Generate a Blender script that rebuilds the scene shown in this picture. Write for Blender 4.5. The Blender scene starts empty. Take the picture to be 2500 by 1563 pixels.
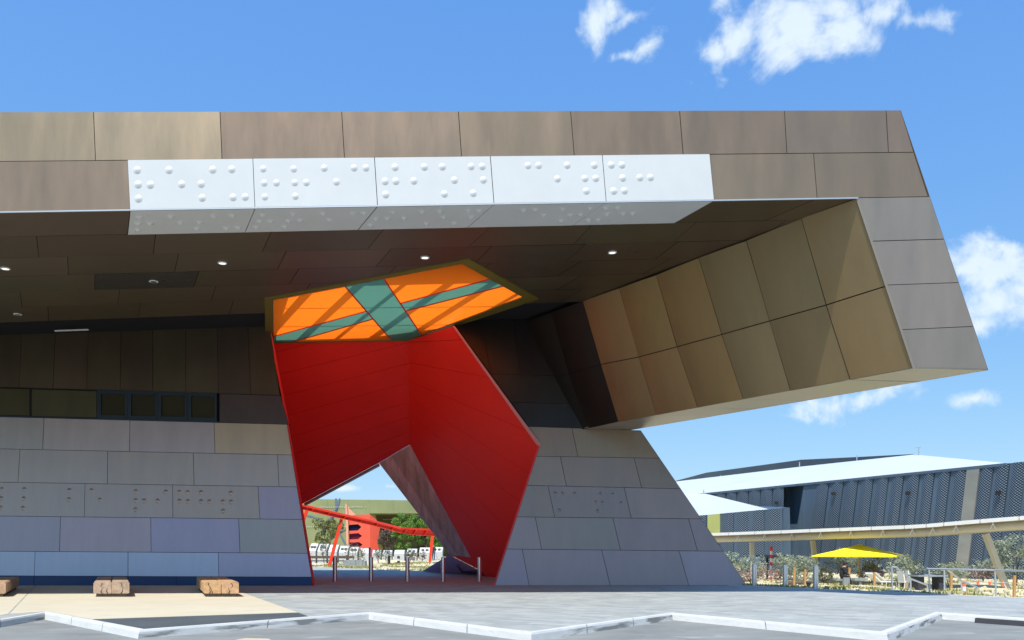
import bpy, math, random
import numpy as np
from mathutils import Vector, Matrix

random.seed(7)
rnd = random.Random(11)
SC = bpy.context.scene
COL = SC.collection

# ------------------------------------------------------------------ camera
F, CX, HY = 1962.0, 1250.0, 1340.0          # focal length and principal row in photo pixels
EYE = Vector((0, 0, 1.6))
cam_d = bpy.data.cameras.new('camera')
cam = bpy.data.objects.new('camera', cam_d)
COL.objects.link(cam)
cam.location = EYE
cam.rotation_euler = (math.radians(90), 0, 0)
cam_d.sensor_width = 36
cam_d.lens = F / 2500 * 36
cam_d.shift_y = (HY - 781.5) / 2500
cam_d.clip_end = 5000
SC.camera = cam

# ------------------------------------------------------------------ sun and sky
SUN = Vector((0.20, 0.56, -1.0)).normalized()   # direction the light travels
sun_d = bpy.data.lights.new('sun', 'SUN')
sun_d.energy = 4.1
sun_d.angle = math.radians(0.55)
sun_d.color = (1.0, 0.95, 0.87)
sun = bpy.data.objects.new('sun', sun_d)
COL.objects.link(sun)
sun.rotation_euler = SUN.to_track_quat('-Z', 'Y').to_euler()
sun.location = (-10, -30, 60)
SC.view_settings.view_transform = 'Standard'
SC.view_settings.look = 'None'
SC.view_settings.gamma = 1.0
SC.view_settings.use_curve_mapping = False
SC.view_settings.exposure = 0.52
SKY_STRENGTH = 0.135


def ray(x, y):
    return Vector(((x - CX) / F, 1.0, (HY - y) / F))


def at(x, y, d):
    return EYE + ray(x, y) * d


def gnd(x, y, z=0.0):
    r = ray(x, y)
    return EYE + r * ((z - 1.6) / r.z)


W = bpy.data.worlds.new('World')
SC.world = W
W.use_nodes = True
nt = W.node_tree
nt.nodes.clear()


def wn(t, **k):
    n = nt.nodes.new(t)
    for a, b in k.items():
        setattr(n, a, b)
    return n


def wl(a, b):
    nt.links.new(a, b)


def wmath(op, a, b=None, clamp=False):
    n = wn('ShaderNodeMath', operation=op, use_clamp=clamp)
    for i, v in enumerate((a, b)):
        if v is None:
            continue
        if isinstance(v, (int, float)):
            n.inputs[i].default_value = v
        else:
            wl(v, n.inputs[i])
    return n.outputs[0]


w_out = wn('ShaderNodeOutputWorld')
w_bg = wn('ShaderNodeBackground')
w_bg.inputs[1].default_value = SKY_STRENGTH
wl(w_bg.outputs[0], w_out.inputs[0])
sky = wn('ShaderNodeTexSky', sky_type='NISHITA', sun_disc=False)
sky.sun_elevation = math.asin(-SUN.z)
sky.sun_rotation = math.atan2(-SUN.x, -SUN.y)
sky.air_density = 1.0
sky.dust_density = 0.4
sky.ozone_density = 3.0
sky.dust_density = 0.4
sep = wn('ShaderNodeSeparateColor')
wl(sky.outputs[0], sep.inputs[0])
comb = wn('ShaderNodeCombineColor')               # deep, even blue of a clear dry day: the same tone curve over the whole sky
for i_, (gain_, gam_) in enumerate(((.79, .74), (1.49, .52), (3.5, .20))):
    wl(wmath('MULTIPLY', wmath('POWER', sep.outputs[i_], gam_), gain_), comb.inputs[i_])
tc = wn('ShaderNodeTexCoord')
DIRV = tc.outputs['Generated']
n1 = wn('ShaderNodeTexNoise')
n1.inputs['Scale'].default_value = 11.0
n1.inputs['Detail'].default_value = 9.0
n1.inputs['Roughness'].default_value = 0.62
n1.inputs['Distortion'].default_value = 0.6
wl(DIRV, n1.inputs['Vector'])
n2 = wn('ShaderNodeTexNoise')
n2.inputs['Scale'].default_value = 40.0
n2.inputs['Detail'].default_value = 5.0
wl(DIRV, n2.inputs['Vector'])


def vdot(vec):
    n = wn('ShaderNodeVectorMath', operation='DOT_PRODUCT')
    wl(DIRV, n.inputs[0])
    n.inputs[1].default_value = vec
    return n.outputs['Value']


# cloud lobes: (px, py, rx, ry, tilt) given as directions in the sky
LOBES = [(1985, 10, 270, 95, -4), (1800, 100, 110, 75, 35), (1750, 130, 60, 62, 0), (1905, 105, 110, 72, 10), (2070, 80, 165, 70, -14), (1930, 60, 180, 95, 0),
         (2235, 50, 120, 38, -14), (2150, 40, 110, 55, -8), (1452, 45, 40, 88, 5), (1545, 42, 110, 30, 20), (1500, 30, 60, 40, 0), (1580, 112, 92, 40, 28), (1530, 135, 50, 24, 10),
         (2445, 655, 140, 80, 10), (2430, 745, 95, 70, 20), (2390, 640, 90, 55, 0), (2500, 710, 100, 110, 0), (2600, 640, 170, 100, 0), (2400, 790, 50, 40, 0),
         (2090, 978, 175, 38, 10), (2375, 973, 85, 28, 0), (838, 1192, 44, 12, 0), (960, 1188, 48, 12, 0)]
CLOUDS = []
for (px, py, rx, ry, rot) in LOBES:
    c = ray(px, py).normalized()
    CLOUDS.append((c, rx / F / ray(px, py).length, ry / F / ray(px, py).length, rot))
rc = random.Random(5)
for k in range(16):                               # the rest of the sky carries similar fair-weather clouds
    az, el = rc.uniform(0.35, 1.65) * math.pi, math.radians(rc.uniform(12, 50))
    c = Vector((math.sin(az) * math.cos(el), math.cos(az) * math.cos(el), math.sin(el)))
    CLOUDS.append((c, rc.uniform(.08, .22), rc.uniform(.03, .08), rc.uniform(-20, 20)))
acc = None
for (c, sx, sy, rot) in CLOUDS:
    e1 = c.cross(Vector((0, 0, 1))).normalized()
    e2 = e1.cross(c).normalized()
    a = math.radians(rot)
    f1, f2 = e1 * math.cos(a) + e2 * math.sin(a), e2 * math.cos(a) - e1 * math.sin(a)
    u, v, w_ = vdot(f1 / sx), vdot(f2 / sy), wmath('MULTIPLY', wmath('SUBTRACT', 1.0, vdot(c)), 8.0)
    cx = wn('ShaderNodeCombineXYZ')
    for i, s in enumerate((u, v, w_)):
        wl(s, cx.inputs[i])
    ln_ = wn('ShaderNodeVectorMath', operation='LENGTH')
    wl(cx.outputs[0], ln_.inputs[0])
    m = wmath('SUBTRACT', 1.0, ln_.outputs['Value'])
    acc = m if acc is None else wmath('MAXIMUM', acc, m)
acc = wmath('MAXIMUM', acc, -2.0)
nz = wmath('MULTIPLY', wmath('SUBTRACT', n1.outputs['Fac'], 0.51), 3.0)
nz2 = wmath('MULTIPLY', wmath('SUBTRACT', n2.outputs['Fac'], 0.5), 1.6)
dens = wmath('ADD', wmath('ADD', acc, nz), nz2)
mr = wn('ShaderNodeMapRange', interpolation_type='SMOOTHSTEP')
mr.inputs['From Min'].default_value = 0.0
mr.inputs['From Max'].default_value = .95
wl(dens, mr.inputs['Value'])
cov = wmath('MULTIPLY', mr.outputs[0], 0.93)
cm = wn('ShaderNodeMix', data_type='RGBA')
wl(wmath('MULTIPLY', n1.outputs['Fac'], 1.0), cm.inputs[0])
cm.inputs[6].default_value = (3.6, 4.4, 5.1, 1)
cm.inputs[7].default_value = (5.0, 5.5, 5.9, 1)
mx = wn('ShaderNodeMix', data_type='RGBA')
wl(cov, mx.inputs[0])
wl(comb.outputs[0], mx.inputs[6])
wl(cm.outputs[2], mx.inputs[7])
wl(mx.outputs[2], w_bg.inputs[0])


# ------------------------------------------------------------------ materials
def mat(name, col=(.5, .5, .5), rough=.6, metal=0.0, spec=.5, noise=None, bump=None, objcol=False, coat=0.0, stretch=(1, 1, 1), extra=None):
    m = bpy.data.materials.new(name)
    m.use_nodes = True
    t = m.node_tree
    b = t.nodes['Principled BSDF']
    b.inputs['Base Color'].default_value = (*col, 1)
    b.inputs['Roughness'].default_value = rough
    b.inputs['Metallic'].default_value = metal
    b.inputs['Specular IOR Level'].default_value = spec
    if coat:
        b.inputs['Coat Weight'].default_value = coat
    base = None
    if objcol:
        oi = t.nodes.new('ShaderNodeObjectInfo')
        base = oi.outputs['Color']
    co = None
    if noise or bump:
        co = t.nodes.new('ShaderNodeTexCoord')
        mp = t.nodes.new('ShaderNodeMapping')
        mp.inputs['Scale'].default_value = stretch
        t.links.new(co.outputs['Object'], mp.inputs['Vector'])
    if noise:
        sc, amt, det = noise
        n = t.nodes.new('ShaderNodeTexNoise')
        n.inputs['Scale'].default_value = sc
        n.inputs['Detail'].default_value = det
        n.inputs['Roughness'].default_value = .65
        t.links.new(mp.outputs[0], n.inputs['Vector'])
        r = t.nodes.new('ShaderNodeMapRange')
        r.inputs['From Min'].default_value = .25
        r.inputs['From Max'].default_value = .75
        r.inputs['To Min'].default_value = 1 - amt
        r.inputs['To Max'].default_value = 1 + amt
        t.links.new(n.outputs['Fac'], r.inputs['Value'])
        mm = t.nodes.new('ShaderNodeMix')
        mm.data_type = 'RGBA'
        mm.blend_type = 'MULTIPLY'
        mm.inputs[0].default_value = 1
        if base is not None:
            t.links.new(base, mm.inputs[6])
        else:
            mm.inputs[6].default_value = (*col, 1)
        t.links.new(r.outputs[0], mm.inputs[7])
        base = mm.outputs[2]
        rr = t.nodes.new('ShaderNodeMapRange')
        rr.inputs['To Min'].default_value = max(.03, rough - .10)
        rr.inputs['To Max'].default_value = min(1, rough + .10)
        t.links.new(n.outputs['Fac'], rr.inputs['Value'])
        t.links.new(rr.outputs[0], b.inputs['Roughness'])
    if base is not None:
        t.links.new(base, b.inputs['Base Color'])
    if bump:
        sc, st = bump
        n = t.nodes.new('ShaderNodeTexNoise')
        n.inputs['Scale'].default_value = sc
        n.inputs['Detail'].default_value = 4
        t.links.new(mp.outputs[0], n.inputs['Vector'])
        bp = t.nodes.new('ShaderNodeBump')
        bp.inputs['Strength'].default_value = st
        bp.inputs['Distance'].default_value = .02
        t.links.new(n.outputs['Fac'], bp.inputs['Height'])
        t.links.new(bp.outputs[0], b.inputs['Normal'])
    return m


M = {}
M['bronze'] = mat('bronze_cladding', objcol=True, rough=.38, metal=.6, noise=(1.1, .095, 6), bump=(.55, .12), stretch=(1.3, 1.3, .28))
M['tray'] = mat('dark_joint', (.03, .028, .03), rough=.9, spec=.1)
M['white_coat'] = mat('white_powder_coat', (.58, .60, .595), rough=.45, noise=(.8, .03, 3))
M['red'] = mat('red_panel_coat', (.93, .030, .016), rough=.5, noise=(.5, .06, 4), bump=(.4, .05))
M['red_edge'] = mat('red_trim', (.75, .04, .045), rough=.5)
M['lit_edge'] = mat('lit_red_trim', (.78, .30, .28), rough=.4)
M['olive'] = mat('olive_frame', (.17, .13, .02), rough=.5)
M['brown'] = mat('weathered_bronze', objcol=True, rough=.40, metal=.2, noise=(1.5, .45, 6), stretch=(2.2, .35, .35))
M['navy'] = mat('navy_plinth', (.006, .035, .13), rough=.45, noise=(2, .1, 3))
M['frame_blue'] = mat('blue_grey_metal', (.03, .045, .06), rough=.45, metal=.3)
M['glass'] = mat('dark_glass', (.030, .028, .016), rough=.08, spec=.6)
M['steel'] = mat('stainless_steel', (.62, .63, .64), rough=.24, metal=1.0, noise=(6, .08, 3), stretch=(1, 1, .1))
M['galv'] = mat('galvanised_steel', (.55, .58, .60), rough=.42, metal=.7)
M['timber'] = mat('weathered_timber', objcol=True, rough=.75, noise=(2.2, .35, 8), bump=(6, .35), stretch=(3, .6, 3))
M['bark'] = mat('bark', (.12, .09, .065), rough=.9, noise=(8, .3, 4))
M['plain_stake'] = mat('pine_stake', (.46, .26, .10), rough=.8, noise=(6, .25, 4), stretch=(1, 1, .2))
M['white_roof'] = mat('white_metal_roof', (.50, .55, .58), rough=.45, noise=(.12, .03, 3))
M['dark_roof'] = mat('dark_clerestory', (.055, .075, .10), rough=.5, noise=(.3, .15, 3))
M['slate'] = mat('slate_blue_metal', (.075, .115, .165), rough=.42, metal=.25, noise=(.5, .2, 4), stretch=(3, 3, .2))
M['slate_dark'] = mat('slate_blue_recess', (.09, .15, .22), rough=.35, metal=.2, noise=(.4, .35, 4), stretch=(3, 3, .2))
M['lime'] = mat('lime_panel', (.33, .36, .12), rough=.5, noise=(.6, .08, 3))
M['stone_strip'] = mat('pale_metal_strip', (.26, .26, .23), rough=.38, metal=.3, noise=(.35, .2, 4), stretch=(1, 1, 2))
M['cream'] = mat('cream_paint', (.55, .50, .38), rough=.5, noise=(1, .05, 3))
M['white'] = mat('white_paint', (.70, .71, .70), rough=.45, noise=(3, .05, 3))
M['barrier'] = mat('pale_grey_coat', (.47, .49, .49), rough=.5, noise=(1.5, .08, 4))
M['yellow'] = mat('yellow_canvas', (.86, .70, .015), rough=.8, noise=(1.5, .06, 3))
M['yellow_pole'] = mat('ochre_pole', (.45, .32, .07), rough=.5)
M['black'] = mat('black_coat', (.012, .012, .014), rough=.6)
M['dark_grey'] = mat('dark_grey_concrete', (.035, .037, .045), rough=.7, noise=(4, .2, 4))
M['grey_block'] = mat('grey_concrete', (.24, .27, .28), rough=.8, noise=(3, .2, 6), bump=(8, .2))
M['red_band'] = mat('red_paint', (.72, .03, .02), rough=.5)
M['orange_pl'] = mat('orange_plastic', (.85, .16, .07), rough=.5)
M['green_wall'] = mat('olive_green_cladding', (.27, .30, .14), rough=.45, metal=.15, noise=(.10, .25, 5))
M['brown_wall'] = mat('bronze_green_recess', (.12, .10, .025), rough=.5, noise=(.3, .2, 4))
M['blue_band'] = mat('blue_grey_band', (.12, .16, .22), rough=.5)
M['coral'] = mat('coral_red_wall', (.80, .11, .06), rough=.5, noise=(.25, .10, 4))
M['coral_pale'] = mat('pale_coral_edge', (.80, .36, .24), rough=.5)
M['maroon'] = mat('dark_maroon', (.13, .012, .035), rough=.2)
M['navy_dark'] = mat('dark_navy', (.008, .015, .05), rough=.15)
M['red_steel'] = mat('red_steel', (.80, .045, .015), rough=.45, noise=(1, .08, 3))
M['purple'] = mat('purple_cladding', (.60, .40, .62), rough=.4, metal=.2, noise=(.5, .12, 4))
M['light'] = None
M['skin'] = mat('skin', (.45, .25, .17), rough=.6)
M['hair'] = mat('hair', (.012, .010, .010), rough=.7)
M['cloth_black'] = mat('black_cloth', (.012, .012, .016), rough=.9)
M['cloth_denim'] = mat('blue_denim', (.03, .06, .13), rough=.9)
M['cloth_grey'] = mat('dark_green_cloth', (.02, .035, .03), rough=.9)
M['flower'] = mat('pink_blossom', (.75, .12, .14), rough=.7)
M['chair_white'] = mat('white_plastic', (.78, .80, .80), rough=.5)


def emis(name, col, s):
    m = bpy.data.materials.new(name)
    m.use_nodes = True
    b = m.node_tree.nodes['Principled BSDF']
    b.inputs['Base Color'].default_value = (.8, .8, .8, 1)
    b.inputs['Emission Color'].default_value = (*col, 1)
    b.inputs['Emission Strength'].default_value = s
    return m


M['light'] = emis('lit_downlight', (1, .97, .9), .9)


def translucent(name, col, fac=.55):
    m = bpy.data.materials.new(name)
    m.use_nodes = True
    t = m.node_tree
    t.nodes.remove(t.nodes['Principled BSDF'])
    o = t.nodes['Material Output']
    d = t.nodes.new('ShaderNodeBsdfDiffuse')
    d.inputs[0].default_value = (*col, 1)
    tr = t.nodes.new('ShaderNodeBsdfTranslucent')
    tr.inputs[0].default_value = (*[min(1, c * 1.15) for c in col], 1)
    mx_ = t.nodes.new('ShaderNodeMixShader')
    mx_.inputs[0].default_value = fac
    t.links.new(d.outputs[0], mx_.inputs[1])
    t.links.new(tr.outputs[0], mx_.inputs[2])
    gl = t.nodes.new('ShaderNodeBsdfGlossy')
    gl.inputs['Roughness'].default_value = .25
    m2 = t.nodes.new('ShaderNodeMixShader')
    m2.inputs[0].default_value = .04
    t.links.new(mx_.outputs[0], m2.inputs[1])
    t.links.new(gl.outputs[0], m2.inputs[2])
    t.links.new(m2.outputs[0], o.inputs[0])
    return m


M['orange'] = translucent('orange_glazing', (1.0, .165, .010), .88)
M['green_gl'] = translucent('green_glazing', (.085, .23, .165), .65)


def diffuser(name, clear=.62):
    m = bpy.data.materials.new(name)
    m.use_nodes = True
    t = m.node_tree
    t.nodes.remove(t.nodes['Principled BSDF'])
    a = t.nodes.new('ShaderNodeBsdfTransparent')
    b = t.nodes.new('ShaderNodeBsdfTranslucent')
    b.inputs[0].default_value = (.95, .95, .95, 1)
    x = t.nodes.new('ShaderNodeMixShader')
    x.inputs[0].default_value = 1 - clear
    t.links.new(a.outputs[0], x.inputs[1])
    t.links.new(b.outputs[0], x.inputs[2])
    t.links.new(x.outputs[0], t.nodes['Material Output'].inputs[0])
    return m


M['diffuser'] = diffuser('diffuser_sheet')


def leaf_mat(name):
    m = bpy.data.materials.new(name)
    m.use_nodes = True
    t = m.node_tree
    b = t.nodes['Principled BSDF']
    b.inputs['Roughness'].default_value = .55
    oi = t.nodes.new('ShaderNodeObjectInfo')
    g = t.nodes.new('ShaderNodeNewGeometry')
    r = t.nodes.new('ShaderNodeMapRange')
    r.inputs['To Min'].default_value = .55
    r.inputs['To Max'].default_value = 1.5
    t.links.new(g.outputs['Random Per Island'], r.inputs['Value'])
    mm = t.nodes.new('ShaderNodeMix')
    mm.data_type = 'RGBA'
    mm.blend_type = 'MULTIPLY'
    mm.inputs[0].default_value = 1
    t.links.new(oi.outputs['Color'], mm.inputs[6])
    t.links.new(r.outputs[0], mm.inputs[7])
    t.links.new(mm.outputs[2], b.inputs['Base Color'])
    tr = t.nodes.new('ShaderNodeBsdfTranslucent')
    t.links.new(mm.outputs[2], tr.inputs[0])
    ms = t.nodes.new('ShaderNodeMixShader')
    ms.inputs[0].default_value = .3
    t.links.new(b.outputs[0], ms.inputs[1])
    t.links.new(tr.outputs[0], ms.inputs[2])
    t.links.new(ms.outputs[0], t.nodes['Material Output'].inputs[0])
    return m


M['leaf'] = leaf_mat('foliage')


def ground_mat(name, c1, c2, scale, rough=.85, spots=None, streak=(1, 1, 1), bump=.25, brick=None, grain=None):
    m = bpy.data.materials.new(name)
    m.use_nodes = True
    t = m.node_tree
    L = t.links.new
    b = t.nodes['Principled BSDF']
    b.inputs['Roughness'].default_value = rough
    b.inputs['Specular IOR Level'].default_value = .3
    co = t.nodes.new('ShaderNodeTexCoord')
    mp = t.nodes.new('ShaderNodeMapping')
    mp.inputs['Scale'].default_value = streak
    L(co.outputs['Object'], mp.inputs['Vector'])
    n = t.nodes.new('ShaderNodeTexNoise')
    n.inputs['Scale'].default_value = scale
    n.inputs['Detail'].default_value = 8
    n.inputs['Roughness'].default_value = .7
    L(mp.outputs[0], n.inputs['Vector'])
    r = t.nodes.new('ShaderNodeValToRGB')
    r.color_ramp.elements[0].position = .32
    r.color_ramp.elements[1].position = .68
    r.color_ramp.elements[0].color = (*c1, 1)
    r.color_ramp.elements[1].color = (*c2, 1)
    L(n.outputs['Fac'], r.inputs[0])
    cur = r.outputs[0]
    if brick:
        bw, bh, rot, amt = brick
        mp2 = t.nodes.new('ShaderNodeMapping')
        mp2.inputs['Rotation'].default_value = (0, 0, math.radians(rot))
        L(co.outputs['Object'], mp2.inputs['Vector'])
        br = t.nodes.new('ShaderNodeTexBrick')
        br.inputs['Scale'].default_value = 1
        br.inputs['Brick Width'].default_value = bw
        br.inputs['Row Height'].default_value = bh
        br.inputs['Mortar Size'].default_value = .006
        br.inputs['Mortar Smooth'].default_value = .3
        br.inputs['Color1'].default_value = (1 - amt,) * 3 + (1,)
        br.inputs['Color2'].default_value = (1 + amt,) * 3 + (1,)
        br.inputs['Mortar'].default_value = (.84, .84, .84, 1)
        L(mp2.outputs[0], br.inputs['Vector'])
        mm = t.nodes.new('ShaderNodeMix')
        mm.data_type = 'RGBA'
        mm.blend_type = 'MULTIPLY'
        mm.inputs[0].default_value = 1
        L(cur, mm.inputs[6])
        L(br.outputs['Color'], mm.inputs[7])
        cur = mm.outputs[2]
    if spots:
        sc, thr, colr, amt = spots
        n3 = t.nodes.new('ShaderNodeTexNoise')
        n3.inputs['Scale'].default_value = sc
        n3.inputs['Detail'].default_value = 6
        L(mp.outputs[0], n3.inputs['Vector'])
        r3 = t.nodes.new('ShaderNodeMapRange')
        r3.inputs['From Min'].default_value = thr
        r3.inputs['From Max'].default_value = thr + .12
        r3.inputs['To Max'].default_value = amt
        L(n3.outputs['Fac'], r3.inputs['Value'])
        mm = t.nodes.new('ShaderNodeMix')
        mm.data_type = 'RGBA'
        L(r3.outputs[0], mm.inputs[0])
        L(cur, mm.inputs[6])
        mm.inputs[7].default_value = (*colr, 1)
        cur = mm.outputs[2]
    L(cur, b.inputs['Base Color'])
    n4 = t.nodes.new('ShaderNodeTexNoise')
    n4.inputs['Scale'].default_value = grain or 30
    n4.inputs['Detail'].default_value = 4
    L(co.outputs['Object'], n4.inputs['Vector'])
    bp = t.nodes.new('ShaderNodeBump')
    bp.inputs['Strength'].default_value = bump
    bp.inputs['Distance'].default_value = .02
    L(n4.outputs['Fac'], bp.inputs['Height'])
    L(bp.outputs[0], b.inputs['Normal'])
    return m


M['asphalt'] = ground_mat('asphalt', (.165, .18, .18), (.25, .265, .26), .55, streak=(1, 1.6, 1), spots=(.8, .60, (.42, .43, .41), .55), bump=.5)
M['paver'] = ground_mat('grey_pavers', (.28, .305, .305), (.36, .385, .38), .9, streak=(1, 1.2, 1), brick=(.6, .3, 28, .13), spots=(1.6, .57, (.21, .23, .25), .55), bump=.2)
M['concrete'] = ground_mat('beige_concrete', (.49, .445, .335), (.57, .525, .41), .35, streak=(1, 2.0, 1), spots=(.7, .56, (.44, .41, .34), .7), bump=.15)
M['dark_strip'] = ground_mat('dark_asphalt_strip', (.060, .075, .085), (.085, .10, .11), .6, bump=.4)
M['kerb'] = ground_mat('painted_kerb', (.47, .49, .49), (.60, .61, .60), 1.2, streak=(1, 1, 4), spots=(2.4, .60, (.36, .37, .37), .6), bump=.2)
M['kerb_face'] = ground_mat('scuffed_kerb_face', (.40, .42, .42), (.55, .57, .56), 1.0, streak=(1, 1, 7), spots=(1.0, .47, (.10, .11, .11), .85), bump=.2)
M['soil'] = ground_mat('straw_mulch', (.50, .43, .27), (.68, .61, .43), .8, spots=(1.1, .55, (.20, .21, .07), .7), bump=.8, grain=14)
M['earth'] = ground_mat('dry_earth', (.16, .17, .08), (.28, .25, .14), .05, bump=.3)


def perf_mat(name):
    m = bpy.data.materials.new(name)
    m.use_nodes = True
    t = m.node_tree
    L = t.links.new
    b = t.nodes['Principled BSDF']
    b.inputs['Roughness'].default_value = .4
    b.inputs['Metallic'].default_value = .3
    uv = t.nodes.new('ShaderNodeUVMap')
    s = t.nodes.new('ShaderNodeSeparateXYZ')
    L(uv.outputs[0], s.inputs[0])

    def mth(op, a, bb=None):
        n = t.nodes.new('ShaderNodeMath')
        n.operation = op
        for i, v in enumerate((a, bb)):
            if v is None:
                continue
            if isinstance(v, (int, float)):
                n.inputs[i].default_value = v
            else:
                L(v, n.inputs[i])
        return n.outputs[0]
    cu = mth('COSINE', mth('MULTIPLY', s.outputs[0], 2 * math.pi / .25))
    cv = mth('COSINE', mth('MULTIPLY', s.outputs[1], 2 * math.pi / .20))
    p = mth('MULTIPLY', cu, cv)
    r = t.nodes.new('ShaderNodeMapRange')
    r.inputs['From Min'].default_value = -.30
    r.inputs['From Max'].default_value = -.05
    L(p, r.inputs['Value'])
    mm = t.nodes.new('ShaderNodeMix')
    mm.data_type = 'RGBA'
    L(r.outputs[0], mm.inputs[0])
    mm.inputs[6].default_value = (.21, .28, .35, 1)
    mm.inputs[7].default_value = (.004, .010, .03, 1)
    L(mm.outputs[2], b.inputs['Base Color'])
    return m


M['perf'] = perf_mat('perforated_metal')


# ------------------------------------------------------------------ object helpers
def wloc(o):
    v = Vector((0, 0, 0))
    while o is not None:
        v += o.location
        o = o.parent
    return v


def thing(name, label, cat, loc=(0, 0, 0), group=None):
    o = bpy.data.objects.new(name, None)
    COL.objects.link(o)
    o.location = loc
    o['label'] = label
    o['category'] = cat
    if group:
        o['group'] = group
    return o


def tag(o, label, cat, group=None):
    o['label'] = label
    o['category'] = cat
    if group:
        o['group'] = group
    return o


def link(name, me, parent=None, loc=None):
    o = bpy.data.objects.new(name, me)
    COL.objects.link(o)
    if parent is not None:
        o.parent = parent
    if loc is not None:
        o.location = loc
    return o


class MB:
    """collects shapes (world coordinates), then links them as ONE mesh object"""

    def __init__(s):
        s.v, s.f, s.mi, s.uv = [], [], [], None

    def poly(s, pts, mi=0):
        b = len(s.v)
        s.v += [Vector(p) for p in pts]
        s.f.append(tuple(range(b, b + len(pts))))
        s.mi.append(mi)
        return s

    def prism(s, pts, vec, mi=0, cap=True):
        b = len(s.v)
        n = len(pts)
        vec = Vector(vec)
        s.v += [Vector(p) for p in pts] + [Vector(p) + vec for p in pts]
        fs = [(b + i, b + (i + 1) % n, b + n + (i + 1) % n, b + n + i) for i in range(n)]
        if cap:
            fs += [tuple(range(b + n - 1, b - 1, -1)), tuple(range(b + n, b + 2 * n))]
        s.f += fs
        s.mi += [mi] * len(fs)
        return s

    def box(s, c, size, rz=0, mi=0):
        x, y, z = size[0] / 2, size[1] / 2, size[2] / 2
        ca, sa = math.cos(rz), math.sin(rz)
        pts = [Vector((c[0] + a * ca - b_ * sa, c[1] + a * sa + b_ * ca, c[2] - z)) for a, b_ in ((-x, -y), (x, -y), (x, y), (-x, y))]
        return s.prism(pts, (0, 0, 2 * z), mi)

    def tube(s, p0, p1, r0, r1=None, seg=10, mi=0, cap=True):
        p0, p1 = Vector(p0), Vector(p1)
        r1 = r0 if r1 is None else r1
        q = (p1 - p0).to_track_quat('Z', 'Y')
        b = len(s.v)
        for p, r in ((p0, r0), (p1, r1)):
            for k in range(seg):
                a = 2 * math.pi * k / seg
                s.v.append(p + q @ Vector((r * math.cos(a), r * math.sin(a), 0)))
        fs = [(b + i, b + (i + 1) % seg, b + seg + (i + 1) % seg, b + seg + i) for i in range(seg)]
        if cap:
            fs += [tuple(range(b + seg - 1, b - 1, -1)), tuple(range(b + seg, b + 2 * seg))]
        s.f += fs
        s.mi += [mi] * len(fs)
        return s

    def beam(s, p0, p1, w, h, mi=0, up=(0, 0, 1)):
        p0, p1 = Vector(p0), Vector(p1)
        d = (p1 - p0).normalized()
        sx = d.cross(Vector(up)).normalized() * (w / 2)
        uz = sx.cross(d).normalized() * (h / 2)
        return s.prism([p0 - sx - uz, p0 + sx - uz, p0 + sx + uz, p0 - sx + uz], p1 - p0, mi)

    def build(s, name, mats, parent=None, smooth=False, color=None, origin=None):
        off = wloc(parent) if parent is not None else (Vector(origin) if origin is not None else Vector((0, 0, 0)))
        me = bpy.data.meshes.new(name)
        me.from_pydata([tuple(p - off) for p in s.v], [], s.f)
        if not isinstance(mats, (list, tuple)):
            mats = [mats]
        for m in mats:
            me.materials.append(m)
        if len(mats) > 1:
            me.polygons.foreach_set('material_index', s.mi)
        if smooth:
            me.polygons.foreach_set('use_smooth', [True] * len(me.polygons))
            try:
                me.set_sharp_from_angle(angle=math.radians(40))
            except Exception:
                pass
        if s.uv:
            ul = me.uv_layers.new()
            for i, l in enumerate(me.loops):
                ul.data[i].uv = s.uv[l.vertex_index]
        me.update()
        o = link(name, me, parent, None if parent is not None else (origin if origin is not None else None))
        if color:
            o.color = (*color, 1)
        return o


class Plane:
    def __init__(s, p, n):
        s.p = Vector(p)
        n = Vector(n).normalized()
        if n.dot(EYE - s.p) < 0:
            n = -n
        s.n = n
        s.e1 = Vector((0, 0, 1)).cross(n)
        s.e1 = s.e1.normalized() if s.e1.length > .2 else (Vector((1, 0, 0)) - n * n.x).normalized()
        s.e2 = n.cross(s.e1).normalized()

    @classmethod
    def pts(c, a, b, d):
        a, b, d = Vector(a), Vector(b), Vector(d)
        return c(a, (b - a).cross(d - a))

    def hit(s, x, y):
        r = ray(x, y)
        return EYE + r * ((s.p - EYE).dot(s.n) / r.dot(s.n))

    def to2(s, v):
        d = v - s.p
        return (d.dot(s.e1), d.dot(s.e2))

    def up(s, q, off=0.0):
        return s.p + s.e1 * q[0] + s.e2 * q[1] + s.n * off

    def h2(s, x, y):
        return s.to2(s.hit(x, y))


def area2(p):
    return .5 * sum(p[i][0] * p[(i + 1) % len(p)][1] - p[(i + 1) % len(p)][0] * p[i][1] for i in range(len(p)))


def ccw(p):
    return list(p) if area2(p) > 0 else list(reversed(p))


def clip_half(poly, a, b, keep_left=True):
    """part of poly on the left (or right) of the directed line a->b"""
    sgn = 1 if keep_left else -1

    def sd(q):
        return sgn * ((b[0] - a[0]) * (q[1] - a[1]) - (b[1] - a[1]) * (q[0] - a[0]))
    out = []
    for i in range(len(poly)):
        p, q = poly[i], poly[(i + 1) % len(poly)]
        dp, dq = sd(p), sd(q)
        if dp >= 0:
            out.append(p)
        if (dp > 0 > dq) or (dp < 0 < dq):
            t = dp / (dp - dq)
            out.append((p[0] + t * (q[0] - p[0]), p[1] + t * (q[1] - p[1])))
    return out


def subtract(poly, hole):
    """pieces of convex poly outside convex hole"""
    hole = ccw(hole)
    rest, out = ccw(poly), []
    for i in range(len(hole)):
        a, b = hole[i], hole[(i + 1) % len(hole)]
        o = clip_half(rest, a, b, False)
        if len(o) > 2 and abs(area2(o)) > 1e-4:
            out.append(o)
        rest = clip_half(rest, a, b, True)
        if len(rest) < 3 or abs(area2(rest)) < 1e-4:
            return out
    return out


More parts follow.
